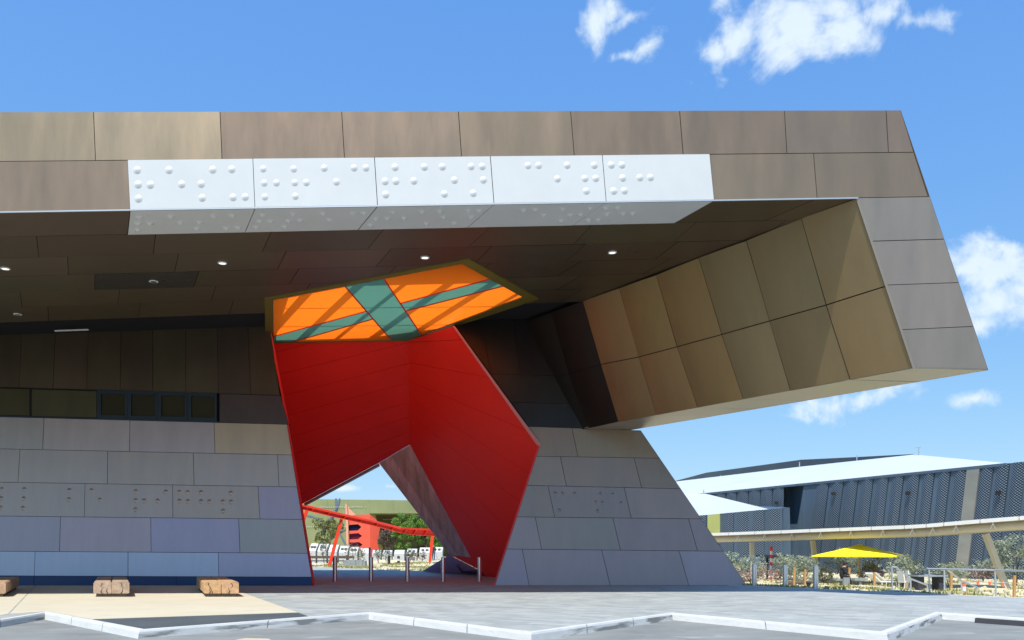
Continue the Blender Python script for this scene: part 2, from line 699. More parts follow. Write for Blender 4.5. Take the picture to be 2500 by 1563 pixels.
def inset(poly, g):
    poly = ccw(poly)
    n = len(poly)
    L = []
    for i in range(n):
        a, b = poly[i], poly[(i + 1) % n]
        dx, dy = b[0] - a[0], b[1] - a[1]
        l = math.hypot(dx, dy) or 1e-9
        L.append(((a[0] - dy / l * g, a[1] + dx / l * g), (dx / l, dy / l)))
    out = []
    for i in range(n):
        (p, d), (q, e) = L[i - 1], L[i]
        cr = d[0] * e[1] - d[1] * e[0]
        if abs(cr) < 1e-6:
            out.append(q)
            continue
        t = ((q[0] - p[0]) * e[1] - (q[1] - p[1]) * e[0]) / cr
        out.append((p[0] + d[0] * t, p[1] + d[1] * t))
    return out


def panel(name, poly, pl, parent, m, color=None, g=.010, th=.035, jit=.004, holes=(), off=0.0, tray=True, tilt=None, bow=0.0):
    """a cladding panel: bevel-gapped front sheet over a dark tray; poly in the plane's own 2D"""
    poly = ccw(poly)
    fr = inset(poly, g)
    if area2(fr) <= 1e-4:
        return None
    mb = MB()
    base, tl_ = off + rnd.uniform(-jit, jit), [rnd.uniform(-jit, jit) for _ in range(2)]
    tilt = tilt or tl_
    cx = sum(q[0] for q in fr) / len(fr)
    cy = sum(q[1] for q in fr) / len(fr)

    def f3(q):
        return pl.up(q, base + (tilt[0] * (q[0] - cx) + tilt[1] * (q[1] - cy)) * .5)
    if holes:
        pieces, trays = [fr], [poly]
        for h in holes:
            pieces = [x for p in pieces for x in subtract(p, h)]
            trays = [x for p in trays for x in subtract(p, h)]
        if not pieces:
            return None
        for p in pieces:
            mb.poly([f3(q) for q in p])
        for p in trays:
            mb.poly([pl.up(q, off - th) for q in p], 1)
    elif bow and len(fr) == 4:
        # sheet bowed slightly across its width, as thin cladding is
        k0 = min(range(4), key=lambda i: fr[i][0] + (0 if fr[i][1] < cy else 1e6))
        a_, b_, c_, d_ = [fr[(k0 + i) % 4] for i in range(4)]
        ns = 8
        for i in range(ns + 1):
            u = i / ns
            for p0, p1 in ((a_, b_), (d_, c_)):
                q = (p0[0] + (p1[0] - p0[0]) * u, p0[1] + (p1[1] - p0[1]) * u)
                mb.v.append(f3(q) + pl.n * (bow * (1 - (2 * u - 1) ** 2)))
        for i in range(ns):
            mb.f.append((2 * i, 2 * i + 2, 2 * i + 3, 2 * i + 1))
            mb.mi.append(0)
        if tray:
            mb.poly([pl.up(q, off - th) for q in poly], 1)
        return mb.build(name, [m, M['tray']], parent, color=color, smooth=True)
    else:
        b = len(mb.v)
        n = len(fr)
        mb.poly([f3(q) for q in fr])
        bk = [pl.up(q, off - th) for q in fr]
        mb.v += bk
        for i in range(n):
            mb.f.append((b + i, b + n + i, b + n + (i + 1) % n, b + (i + 1) % n))
            mb.mi.append(0)
        if tray:
            mb.poly([pl.up(q, off - th) for q in poly], 1)
    return mb.build(name, [m, M['tray']], parent, color=color)


def ppanel(name, px, pl, parent, m, **k):
    return panel(name, [pl.h2(*p) for p in px], pl, parent, m, **k)


def ln(a, b):
    return lambda x: a[1] + (b[1] - a[1]) / (b[0] - a[0]) * (x - a[0])


def lx(a, b):
    """x as a function of y on the line a-b"""
    return lambda y: a[0] + (b[0] - a[0]) / (b[1] - a[1]) * (y - a[1])


def vary(c, a=.08):
    k = 1 + rnd.uniform(-a, a)
    return tuple(max(0, x * k * (1 + rnd.uniform(-a, a) * .4)) for x in c)


# dome for embossed dots
def dome_mesh(name, m, h=.5):
    rings, seg = 5, 14
    v, f = [(0, 0, h)], []
    for r in range(1, rings + 1):
        u = r / rings
        z = h * (.5 + .5 * math.cos(math.pi * u)) * .6 + h * (1 - u * u) * .4
        for k in range(seg):
            t = 2 * math.pi * k / seg
            v.append((u * math.cos(t), u * math.sin(t), z - (.03 if r == rings else 0)))
    for k in range(seg):
        f.append((0, 1 + k, 1 + (k + 1) % seg))
    for r in range(rings - 1):
        for k in range(seg):
            a, b = 1 + r * seg + k, 1 + r * seg + (k + 1) % seg
            f.append((a, a + seg, b + seg, b))
    me = bpy.data.meshes.new(name)
    me.from_pydata(v, [], f)
    me.polygons.foreach_set('use_smooth', [True] * len(f))
    me.materials.append(m)
    return me


DOME_W = dome_mesh('raised_dot', M['white_coat'], .27)
DOME_B = dome_mesh('pressed_dot', M['bronze'], .30)
DOME_U = dome_mesh('raised_dot', M['white_coat'], .55)


def dots(panel_o, pl, pxs, r_m, me, name, color=None, off=0.0):
    for (x, y) in pxs:
        p = pl.hit(x, y) + pl.n * off
        o = bpy.data.objects.new(name, me)
        COL.objects.link(o)
        o.parent = panel_o
        o.location = p - wloc(panel_o)
        o.rotation_euler = pl.n.to_track_quat('Z', 'Y').to_euler()
        o.scale = (r_m, r_m, r_m)
        if color:
            o.color = (*color, 1)


# ================================================================== THE GROUND
GE_A, GE_B = Vector((10.0, 34.1, 0)), Vector((16.4, 25.7, 0))      # edge between plaza and gardens
GE_D = (GE_B - GE_A).normalized()
GE_N = Vector((-GE_D.y, GE_D.x, 0))
if GE_N.x < 0:
    GE_N = -GE_N


def sstep(a, b, x):
    t = min(1, max(0, (x - a) / (b - a)))
    return t * t * (3 - 2 * t)


def gz(X, Y):
    s = (Vector((X, Y, 0)) - GE_A).dot(GE_N)
    if s < 0:
        return -.28
    east = sstep(0, 8, X)
    z = -.03 + east * (-.62 * sstep(0, 13, s)) + (1 - east) * (.42 * sstep(4, 26, s))
    m = math.sin(X * .55 + Y * .21) * math.sin(Y * .37 - X * .16) + .6 * math.sin(X * 1.1 + 1.3) * math.sin(Y * .8)
    return z + .13 * m * sstep(.5, 5, s)


earth = MB().poly([(-2500, -2500, -1.0), (2500, -2500, -1.0), (2500, 2500, -1.0), (-2500, 2500, -1.0)]).build('ground', M['earth'])
earth['kind'] = 'structure'
xs, ys = np.arange(-60, 82.1, 1.0), np.arange(15, 140.1, 1.0)
mb = MB()
mb.v = [Vector((x, y, gz(x, y))) for y in ys for x in xs]
nx = len(xs)
for j in range(len(ys) - 1):
    for i in range(nx - 1):
        a = j * nx + i
        mb.f.append((a, a + 1, a + nx + 1, a + nx))
        mb.mi.append(0)
soil = mb.build('garden_soil', M['soil'], smooth=True)
soil['kind'] = 'structure'

# kerb line (back edge, at plaza level), left to right
KB = [(-700, 1508), (-140, 1536), (114, 1494), (352, 1537.5), (906, 1495.6), (1296, 1543.5), (1637, 1496.5), (2150, 1543.5), (2285, 1495), (2760, 1527), (2960, 1494), (3500, 1530)]
KP = [gnd(x, y, 0) for x, y in KB]
asph = MB().poly([(-150, -150, -.15), (150, -150, -.15), (150, 24, -.15), (-150, 24, -.15)]).build('road', M['asphalt'])
asph['kind'] = 'structure'
ge_far = GE_A - GE_D * 52
ge_near = GE_B + GE_D * 6.5
plz_top = [Vector((KP[0].x - 25, KP[0].y, 0))] + KP + [Vector((KP[-1].x + 20, KP[-1].y, 0)), Vector((KP[-1].x + 20, ge_near.y, 0)), ge_near, ge_far, Vector((-70, ge_far.y, 0)), Vector((-70, KP[0].y, 0))]
plaza = MB().prism([Vector((p.x, p.y, -.32)) for p in plz_top], (0, 0, .32)).build('plaza', M['paver'])
plaza['kind'] = 'structure'

# pale border along the garden edge
kb = thing('garden_edging', 'thin pale concrete edging between grey plaza and planting', 'edging', GE_A)
e0 = -50.0
while e0 < 16:
    a, b = GE_A + GE_D * e0, GE_A + GE_D * (e0 + 2.96)
    MB().prism([a + GE_N * .02 + Vector((0, 0, -.2)), b + GE_N * .02 + Vector((0, 0, -.2)), b + GE_N * .24 + Vector((0, 0, -.2)), a + GE_N * .24 + Vector((0, 0, -.2))], (0, 0, .225)).build('edging_stone', M['kerb'], kb)
    e0 += 3.0

# kerb stones
kerb = thing('kerb', 'white painted saw-tooth kerb between plaza and parking bays', 'kerb', (0, 17, 0))


def offs(i, d):
    """kerb line point i moved d metres toward the road"""
    def nrm(a, b):
        t = (b - a).normalized()
        return Vector((t.y, -t.x, 0))
    if i == 0:
        n = nrm(KP[0], KP[1])
        return KP[0] + n * d
    if i == len(KP) - 1:
        return KP[i] + nrm(KP[i - 1], KP[i]) * d
    n0, n1_ = nrm(KP[i - 1], KP[i]), nrm(KP[i], KP[i + 1])
    m_ = (n0 + n1_).normalized()
    return KP[i] + m_ * (d / max(.35, m_.dot(n0)))


for i in range(len(KP) - 1):
    a0, a1 = KP[i], KP[i + 1]
    b0, b1 = offs(i, .14), offs(i + 1, .14)
    c0, c1 = offs(i, .20), offs(i + 1, .20)
    L_ = (a1 - a0).length
    ns = max(1, round(L_ / 2.3))
    for k in range(ns):
        t0, t1 = k / ns, (k + 1) / ns
        gap = .012 / L_
        t0 += gap if k else 0
        t1 -= gap if k < ns - 1 else 0
        z = rnd.uniform(.010, .016)
        p = [a0.lerp(a1, t) for t in (t0, t1)]
        q = [b0.lerp(b1, t) for t in (t0, t1)]
        r = [c0.lerp(c1, t) for t in (t0, t1)]
        bev = Vector((0, 0, z))
        low = Vector((0, 0, -.16))
        dn = Vector((0, 0, -.025))
        m_ = MB()
        m_.v = [p[0] + bev, p[1] + bev, q[1] + bev, q[0] + bev, q[1].lerp(r[1], .35) + dn, q[0].lerp(r[0], .35) + dn, r[1] + low, r[0] + low, p[0] + low, p[1] + low]
        m_.f = [(0, 3, 2, 1), (3, 5, 4, 2), (5, 7, 6, 4), (0, 8, 7, 5, 3), (1, 2, 4, 6, 9), (0, 1, 9, 8)]
        fm = 1 if a1.y > a0.y else 0
        m_.mi = [0, 0, fm, 0, 0, 0]
        m_.build('kerb_stone', [M['kerb'], M['kerb_face']], kerb)

# beige concrete footpath slabs and the dark strip before the kerb
fp = thing('footpath', 'beige concrete footpath slabs in front of the left wall', 'footpath', (-9, 27, 0))
jt, jb = (88, 1431), (21, 1499)


def slab(name, pxs, m, z0=.004, parent=fp):
    return MB().poly([gnd(x, y, 0) + Vector((0, 0, z0)) for x, y in pxs]).build(name, m, parent)


def slab3(name, pxs, m, z=.006):
    pts = [gnd(x, y, 0) + Vector((0, 0, z)) for x, y in pxs]
    return MB().prism([p - Vector((0, 0, .05)) for p in pts], (0, 0, .05)).build(name, m, fp)


slab3('concrete_slab', [(89.5, 1429), (540, 1429), (727, 1495.6), (225, 1512), (118, 1493.3), (24, 1499)], M['concrete'])
slab3('concrete_slab', [(-420, 1429), (86.5, 1429), (20, 1499), (-140, 1533), (-640, 1508)], M['concrete'])
slab3('dark_strip', [(226, 1512.6), (728, 1496.2), (752, 1505), (356, 1536.5)], M['dark_strip'], .005)

# yellow bay marking and white line on the road
pm = MB()
for pxs in ([(575, 1563), (600, 1558.5), (655, 1560), (668, 1566), (640, 1570), (580, 1570)],):
    pm.poly([gnd(x, y, -.15) + Vector((0, 0, .005)) for x, y in pxs])
ob = pm.build('road_marking', M['cream'], origin=(-5, 15, 0))
tag(ob, 'worn cream paint mark on the asphalt at the bottom edge', 'road marking')

# ================================================================== THE MUSEUM BUILDING
B0 = Vector((0, 35, 0))
mus = thing('museum_building', 'bronze clad angular museum building with red portal and projecting beam', 'building', B0)
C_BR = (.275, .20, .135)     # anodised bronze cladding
C_GREY = (.42, .335, .285)
C_PURP = (.42, .33, .355)
C_BLUE = (.43, .45, .53)
C_TAN = (.50, .365, .235)
C_SHADED = (.135, .105, .065)

FA = at(0, 517.8, 22.6)
FB = at(2094, 483.2, 23.6)
FAS = Plane.pts(FA, FB, Vector((FA.x, FA.y, 0)))
DV = Vector((-.735, 1, 0))                                  # direction the soffit and the arm run back in
CEIL = Plane(FA, (FB - FA).cross(DV))
topF, midF, botF = ln((0, 273), (2199, 269)), (lambda x: 394.3 - .01 * x), (lambda x: 517.8 - .0165 * x)
edgeF = lx((2199, 269), (2413, 904))

# fascia, upper row; sun sheen put into the lighter colour of the left panels
J1 = [(-1500, -1496), (-1100, -1096), (-740, -736), (-400, -396), (-80, -75), (228, 233), (537, 542), (834, 841), (1119, 1127), (1393, 1402), (1659, 1668), (1915, 1921), (2163, 2169), (2199, 2230.3)]
for i in range(len(J1) - 1):
    (a, b), (c, d) = J1[i], J1[i + 1]
    ppanel('cladding_panel', [(a, topF(a)), (c, topF(c)), (d, midF(d)), (b, midF(b))], FAS, mus, M['bronze'], color=vary(C_BR if i > 5 else (.38, .285, .185), .06))
# fascia, second row with the white panels
J2 = [(-1496, -1492), (-1170, -1166), (-800, -796), (-420, -415), (-20, -15), (312, 318), (618, 623), (914.4, 922), (1197, 1206), (1470, 1479.6), (1732, 1743), (1986, 1995), (2230.3, 2266)]
WP = {}
for i in range(len(J2) - 1):
    (a, b), (c, d) = J2[i], J2[i + 1]
    white = 5 <= i <= 9
    o = ppanel('white_panel' if white else 'cladding_panel', [(a, midF(a)), (c, midF(c)), (d, botF(d)), (b, botF(b))], FAS, mus, M['white_coat'] if white else M['bronze'],
               color=None if white else vary(C_BR, .06), off=.03 if white else 0, th=.065 if white else .035, jit=.002 if white else .004)
    if white:
        o['label'] = 'white panel with raised braille dots'
        WP[i] = o
Z = 2.419
ZD = lambda L, ox: [(x / Z + ox, y / Z + 240) for x, y in L]
D1 = ZD([(812, 428), (818, 513), (820, 597), (890, 515), (1000, 428), (1075, 512), (1190, 510), (1196, 592), (1258, 426), (1370, 424), (1378, 589), (1450, 587)], 0)
D2 = ZD([(1556, 422), (1562, 505), (1566, 587), (1634, 504), (1736, 422), (1742, 503), (1746, 583), (1810, 502), (1916, 417), (1988, 498), (2092, 415), (2162, 415)], 0)
D3 = ZD([(2334, 412), (2275, 495), (2338, 494), (2279, 573)], 0) + ZD([(268, 492), (330, 410), (436, 409), (507, 488), (448, 569), (606, 407), (671, 407), (678, 486), (618, 565)], 900)
D4 = ZD([(941, 402), (1004, 401), (1172, 400), (1115, 480), (1332, 400), (1277, 478), (1341, 477), (1285, 552)], 900)
D5 = ZD([(1433, 398), (1495, 398), (1500, 475), (1601, 473), (1664, 472), (1447, 552), (1510, 550)], 900)
for i, L in zip((5, 6, 7, 8, 9), (D1, D2, D3, D4, D5)):
    dots(WP[i], FAS, L, .118, DOME_W, 'raised_dot', off=.03)

# downward arm of the frame: front face
inF = lx((2094, 483.2), (2233, 899))
YA = [(479, 483), (584, 589), (690, 696), (797, 805), (904, 899)]
for k in range(4):
    r0, l0 = YA[k]
    r1, l1 = YA[k + 1]
    if k == 0:
        r0, l0 = botF(2266), botF(2094)
    ppanel('cladding_panel', [(inF(l0), l0), (edgeF(r0), r0), (edgeF(r1), r1), (inF(l1), l1)], FAS, mus, M['bronze'], color=vary((.33, .265, .205), .06))

# soffit rows
SL = [(517.8, .0165), (579, .0214), (630.6, .0240), (676, .0272), (715.5, .0300), (752.6, .0330), (788, .0360)]
sl = lambda k: (lambda x: SL[k][0] - SL[k][1] * x)
ORANGE = [(646, 728), (1146, 631), (1316, 728), (1109.4, 797), (996, 831.2), (668, 836.5), (647.5, 810)]
HOLE = [CEIL.h2(*p) for p in ORANGE]
left_ext = [(-1500, -1500), (-1180, -1180), (-850, -850), (-530, -530)]
SJ = [
    left_ext + [(-225, -215), (-20, -8), (318, 311.5), (623, 598), (922, 874), (1206, 1141), (1479.6, 1398), (1743, 1646), (1995, 1868), (2150, 2010)],
    left_ext + [(-200, -190), (89, 95), (380, 374), (663, 640), (938, 897), (1200, 1142), (1446, 1400), (1700, 1644), (1920, 1850), (2160, 2090)],
    left_ext + [(-330, -322), (-75, -68), (165, 167), (436, 426), (699, 678), (955, 918), (1200, 1158), (1430, 1382), (1655, 1600), (1860, 1790), (2060, 1990)],
    left_ext + [(-260, -255), (-20, -16), (231.5, 231.5), (486, 472), (730, 706), (967, 935), (1195, 1150), (1420, 1360), (1640, 1570), (1860, 1780)],
    left_ext + [(-430, -424), (-190, -184), (49, 54), (293, 287), (527, 515), (757, 735), (985, 950), (1200, 1150), (1420, 1360), (1620, 1550), (1830, 1750)],
    left_ext + [(-330, -325), (-110, -105), (117, 119), (343, 339), (570, 560), (790, 770), (1000, 970), (1220, 1175), (1420, 1370), (1640, 1580)],
]
WS = {}
SOF = {}
armtop = [CEIL.h2(2094, 483.2), CEIL.h2(1000, 893.2)]
for k in range(6):
    t_, b_ = sl(k), sl(k + 1)
    for i in range(len(SJ[k]) - 1):
        (a, b), (c, d) = SJ[k][i], SJ[k][i + 1]
        poly = [CEIL.h2(a, t_(a)), CEIL.h2(c, t_(c)), CEIL.h2(d, b_(d)), CEIL.h2(b, b_(b))]
        poly = ccw(poly)
        probe = CEIL.h2(0, 600)
        side = ((armtop[1][0] - armtop[0][0]) * (probe[1] - armtop[0][1]) - (armtop[1][1] - armtop[0][1]) * (probe[0] - armtop[0][0])) > 0
        poly = clip_half(poly, armtop[0], armtop[1], side)
        if len(poly) < 3 or abs(area2(poly)) < .01:
            continue
        white = k == 0 and 6 <= i <= 10
        hit_ = [HOLE] if len(subtract(poly, HOLE)) != 1 or abs(abs(area2(subtract(poly, HOLE)[0])) - abs(area2(poly))) > 1e-3 else []
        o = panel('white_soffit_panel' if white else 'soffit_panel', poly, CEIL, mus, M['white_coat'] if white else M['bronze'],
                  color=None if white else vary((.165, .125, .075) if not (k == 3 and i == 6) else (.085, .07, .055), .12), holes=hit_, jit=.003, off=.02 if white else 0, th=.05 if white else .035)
        if o is None:
            continue
        SOF[(k, i)] = o
        if white:
            o['label'] = 'white soffit panel with raised braille dots'
            WS[i] = o
Z7 = 3.4557
ZE = lambda L: [(x / Z7 + 300, y / Z7 + 370) for x, y in L]
U1 = ZE([(137, 548), (128, 603), (123, 656), (228, 602), (404, 546), (486, 598), (646, 594), (624, 646), (765, 540), (922, 536), (872, 642), (972, 639)])
U2 = ZE([(1177, 532), (1150, 583), (1124, 634), (1247, 581), (1434, 526), (1398, 579), (1366, 630), (1494, 576), (1686, 520), (1743, 572), (1937, 516), (2030, 514)])
U3 = ZE([(2278, 509), (2135, 563), (2228, 561), (2088, 615), (2372, 558)]) + ZD([(144, 670), (314, 667), (420, 664), (443, 700), (340, 738), (588, 661), (652, 660), (606, 697), (505, 733)], 900)
U4 = ZD([(915, 656), (980, 654), (1145, 650), (1032, 687), (1307, 646), (1190, 685), (1250, 683), (1137, 719)], 900)
U5 = ZD([(1400, 645), (1468, 643), (1408, 681), (1503, 678), (1560, 677), (1297, 716), (1356, 715)], 900)
for i, L in zip((6, 7, 8, 9, 10), (U1, U2, U3, U4, U5)):
    if i in WS:
        dots(WS[i], CEIL, L, .115, DOME_U, 'raised_dot', off=.02)
if (3, 6) in SOF:
    dots(SOF[(3, 6)], CEIL, ZD([(607, 1060), (668, 1058), (760, 1056), (607, 1110), (900, 1102), (967, 1048), (965, 1075), (1062, 1045), (1115, 1075)], 0), .10, DOME_B, 'pressed_dot', color=(.085, .07, .055))
if (2, 11) in SOF:
    dots(SOF[(2, 11)], CEIL, ZD([(1310, 872), (1360, 880), (1540, 890), (1580, 905)], 900), .10, DOME_B, 'pressed_dot', color=(.11, .09, .06))
# recessed dark strip where the soffit stops short of the wall
rs = [CEIL.h2(-1500, sl(6)(-1500)), CEIL.h2(1420, sl(6)(1420)), CEIL.h2(1420, 800), CEIL.h2(-1500, 870)]
mb = MB()
for p in subtract(rs, HOLE):
    mb.poly([CEIL.up(q, -.18) for q in p])
mb.build('shadow_gap', M['tray'], mus)

# skylight in the soffit: olive border, orange and green panes
OR_IN = [(668, 730.6), (1127.6, 642), (1288.7, 730.6), (1029, 818), (996, 830.5), (668, 835.8)]
po, pi_ = [CEIL.h2(*p) for p in ORANGE], [CEIL.h2(*p) for p in OR_IN]
mb = MB()
for p in subtract(po, pi_):
    b = len(mb.v)
    mb.prism([CEIL.up(q, -.40) for q in p], CEIL.n * .44)
mb.build('skylight_border', M['olive'], mus)
for nm, pxs, mt in [
    ('orange_pane', [(668, 730.6), (841.6, 698), (894.5, 759.7), (668, 821.5)], 'orange'),
    ('orange_pane', [(714, 835.2), (911, 778.6), (955.6, 831)], 'orange'),
    ('orange_pane', [(936, 679), (1127.6, 642), (1197, 681), (978, 740.5)], 'orange'),
    ('orange_pane', [(992, 758.7), (1230, 698), (1288.7, 730.6), (1029, 818)], 'orange'),
    ('green_pane', [(841.6, 698), (936, 679), (992, 758.7), (1029, 818), (996, 830.5), (955.6, 831)], 'green_gl'),
    ('green_pane', [(668, 821.5), (894.5, 759.7), (911, 778.6), (714, 835.2), (668, 835.8)], 'green_gl'),
    ('green_pane', [(978, 740.5), (1197, 681), (1230, 698), (992, 758.7)], 'green_gl')]:
    q = inset([CEIL.h2(*p) for p in pxs], .006)
    MB().poly([CEIL.up(p, -.01) for p in q]).build(nm, M[mt], mus)
# thin aluminium bars between the panes
mb = MB()
for a, b in [((841.6, 698), (955.6, 830.5)), ((936, 679), (1029, 818)), ((668, 821.5), (894.5, 759.7)), ((714, 835), (911, 778.6)), ((978, 740.5), (1197, 681)), ((992, 758.7), (1230, 698))]:
    mb.beam(CEIL.hit(*a) + CEIL.n * .005, CEIL.hit(*b) + CEIL.n * .005, .05, .04, up=CEIL.n)
mb.build('skylight_bars', M['red_edge'], mus)

# roof with its opening above the skylight, and the bars that cross it
RL, RR = FAS.hit(-1500, topF(-1500)), FAS.hit(2199, 269)
dn = Vector((-.735, 1, 0))


def RP(s, t, dz=0.0):
    return RL.lerp(RR, s) + dn * t - Vector((0, 0, .05 - dz))


def s_of(X):
    return (X - RL.x) / (RR.x - RL.x)


s1, s2 = s_of(-4.4), s_of(7.6)
t1, t2 = 5.9, 14.0
ss, tt = [0, s1, s2, .998], [.08, t1, t2, 29]
mb = MB()
for i in range(3):
    for j in range(3):
        if i == 1 and j == 1:
            continue
        mb.prism([RP(ss[i], tt[j], -.25), RP(ss[i + 1], tt[j], -.25), RP(ss[i + 1], tt[j + 1], -.25), RP(ss[i], tt[j + 1], -.25)], (0, 0, .25))
mb.build('roof', M['dark_roof'], mus)
for k in range(8):                                       # roof-light beams
    s = s1 + (s2 - s1) * (k - .6) / 7
    mb = MB().beam(RP(max(s1, s), t1 - .2, -.1), RP(min(s2, s + .04), t2 + .2, -.1), .34 if k % 3 else .18, .12)
    mb.build('roof_beam', M['white'], mus)
for k in range(2):
    t = t1 + (t2 - t1) * (.36 + .34 * k)
    MB().beam(RP(s1 - .01, t, -.45), RP(s2 + .01, t + .6, -.45), .08, .08).build('roof_beam', M['white'], mus)
MB().poly([RP(s1, t1, -.30), RP(s2, t1, -.30), RP(s2, t2, -.30), RP(s1, t2, -.30)]).build('added_diffuser', M['diffuser'], mus)  # unseen diffusing sheet, added to spread soft light over the panes
refl_t = [RP(s1, t1, -.26), RP(s2, t1, -.26), RP(s2, t2, -.26), RP(s1, t2, -.26)]  # unseen white walls below, added to bounce fill light onto the panes
refl_b = [CEIL.hit(*p) + Vector((0, 0, .25)) for p in ((660, 729), (1146, 633), (1314, 728), (1108, 796), (996, 829), (665, 834))]
wt = [refl_t[0], refl_t[1], refl_t[1].lerp(refl_t[2], .55), refl_t[2], refl_t[2].lerp(refl_t[3], .4), refl_t[3]]
for k in range(6):
    MB().poly([refl_b[k], refl_b[(k + 1) % 6], wt[(k + 1) % 6], wt[k]]).build('fill_reflector', M['white'], mus)

# arm: inner face and underside, running back along DV
c1, c2, T0 = FB.copy(), FAS.hit(2233, 899), FAS.hit(2413, 904)
INN = Plane.pts(c1, c2, c1 + DV)
UND = Plane.pts(c2, T0, c2 + DV)
armJ = [((2094, 483.2), (2162, 699), (2233, 899)), ((1956, 533), (2017, 745), (2076, 928)), ((1822, 587), (1879, 784), (1930, 954.5)), ((1706, 629), (1762, 817), (1815, 976)),
        ((1602, 671), (1653, 847), (1704, 996)), ((1512, 703), (1559, 872), (1603, 1014)), ((1423, 735), (1467, 890), (1510, 1031)), ((1346, 762), (1388, 913), (1437, 1046)), ((1250, 798), (1290, 940), (1350, 1062))]
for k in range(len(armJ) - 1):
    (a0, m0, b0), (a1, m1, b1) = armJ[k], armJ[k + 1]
    dk = k >= 6  # far end panels: shade put into a near-black colour
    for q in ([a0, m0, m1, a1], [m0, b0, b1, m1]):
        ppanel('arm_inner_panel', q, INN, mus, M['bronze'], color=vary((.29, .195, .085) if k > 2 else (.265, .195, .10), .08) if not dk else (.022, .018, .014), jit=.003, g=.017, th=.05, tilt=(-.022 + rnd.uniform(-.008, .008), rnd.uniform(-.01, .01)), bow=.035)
tB = []
for (a, m_, b) in armJ:
    h = INN.hit(*b)
    tB.append((h - c2).y)
tB = [0] + tB[1:7] + [12.3]
for k in range(len(tB) - 1):
    q = [c2 + DV * tB[k], T0 + DV * tB[k], T0 + DV * tB[k + 1], c2 + DV * tB[k + 1]]
    panel('arm_underside_panel', [UND.to2(p) for p in q], UND, mus, M['bronze'], color=vary((.40, .37, .31), .06), jit=.004)  # same metal, ground reflection put into the paler colour
# arm: outer side and hidden roof edge
RT = FAS.hit(2199, 269)
MB().poly([T0, RT, RT + DV * 29, T0 + DV * 13]).build('arm_outer_side', M['bronze'], mus, color=C_BR)
MB().prism([c1 + (c2 - c1).normalized() * .02, c2, c2 + FAS.n * .03, c1 + FAS.n * .03], Vector((-.06, .03, 0))).build('edge_trim', M['bronze'], mus, color=(.36, .31, .25))
MB().prism([FAS.hit(-1500, botF(-1500)), FAS.hit(2094, botF(2094)), FAS.hit(2094, botF(2094)) + FAS.n * .04, FAS.hit(-1500, botF(-1500)) + FAS.n * .04], Vector((0, 0, -.035))).build('drip_trim', M['galv'], mus)

# battered lower wall (left and right of the portal share one plane)
WD = 34.9
WLO = Plane((0, WD, 0), (0, -1, .10))
crease = WLO.hit(350, 1027)
WUP = Plane(crease, (0, -1, .20))
edgeL = lx((660, 785), (764, 1431))
CL = [ln((0, 1018), (707, 1036.6)), ln((0, 1096), (718, 1111)), ln((0, 1177.5), (727, 1189)), ln((0, 1260), (745, 1268.5)), ln((0, 1346), (755, 1351)), ln((0, 1405.7), (760, 1409))]


def course(lines, k, joints, pl, cols, name='wall_panel', m='bronze', end=None, start=None):
    out = []
    t_, b_ = lines[k], lines[k + 1]
    for i in range(len(joints) - 1):
        (a, b), (c, d) = joints[i], joints[i + 1]
        out.append(ppanel(name, [(a, t_(a)), (c, t_(c)), (d, b_(d)), (b, b_(b))], pl, mus, M[m], color=vary(cols[i % len(cols)], .05)))
    return out


def el(line):
    x = 700
    for _ in range(6):
        x = edgeL(line(x))
    return x


EX = [el(l) for l in CL]
WJ = [
    [(-1060, -1066), (-780, -786), (-530, -535), (-318, -322), (-105, -108), (107.5, 104), (317.5, 316), (522.6, 525), (EX[0], EX[1])],
    [(-1060, -1066), (-800, -806), (-590, -595), (-378, -383), (-166, -171), (48.8, 44), (263, 262), (472, 474), (677.5, 681), (EX[1], EX[2])],
    [(-1060, -1066), (-860, -866), (-645, -650), (-432, -436), (-218, -222), (-6, -10), (207.8, 205.5), (421.5, 422), (630, 634.6), (EX[2], EX[3])],
    [(-1060, -1066), (-930, -935), (-715, -720), (-500, -505), (-286, -290), (-70, -74), (148, 145), (368, 369), (582.7, 586), (EX[3], EX[4])],
    [(-1060, -1064), (-790, -794), (-570, -574), (-350, -353), (-135, -138), (85.8, 83.6), (312.6, 312.6), (533, 534), (EX[4], EX[5])],
]
mauve = (.45, .35, .31)
WC = [[mauve] * 4 + [(.44, .37, .32), mauve, mauve, C_TAN], [C_GREY] * 9, [C_GREY] * 8 + [(.36, .295, .335)], [C_PURP] * 5 + [(.36, .32, .345), C_PURP, (.37, .315, .40), (.36, .31, .30)], [C_BLUE] * 7 + [(.38, .345, .43)]]
rows_l = [course(CL, k, WJ[k], WLO, WC[k]) for k in range(5)]
Z8 = 3.4557
ZF = lambda L: [(x / Z8, y / Z8 + 1160) for x, y in L]
dl = [ZF([(-140, 118), (-145, 196), (-150, 275), (15, 120), (10, 198), (5, 277), (205, 122), (200, 200), (193, 280), (585, 130), (582, 207)]),
      ZF([(772, 130), (842, 210), (1146, 138), (1144, 215), (1143, 292), (1216, 217), (1398, 143), (1330, 218)]),
      ZF([(1513, 145), (1583, 147), (1515, 220), (1585, 222), (1695, 148), (1697, 224), (1767, 225), (1880, 226), (1883, 304), (1947, 152), (1949, 228)])]
for o, L in zip(rows_l[2][5:8], dl):
    dots(o, WLO, L, .125, DOME_B, 'pressed_dot', color=C_GREY)
# navy plinth, set back a little
PLN = Plane((0, WD + .06, 0), (0, -1, .06))
pb = lambda x: HY + F * 1.6 / (WD + .06)
pj = [-1060, -700, -350, 83, 430, 762]
for i in range(len(pj) - 1):
    a, b = pj[i], pj[i + 1]
    ppanel('plinth_panel', [(a, CL[5](a) - 1), (b, CL[5](b) - 1), (b, pb(b)), (a, pb(a))], PLN, mus, M['navy'], g=.008, jit=.001)

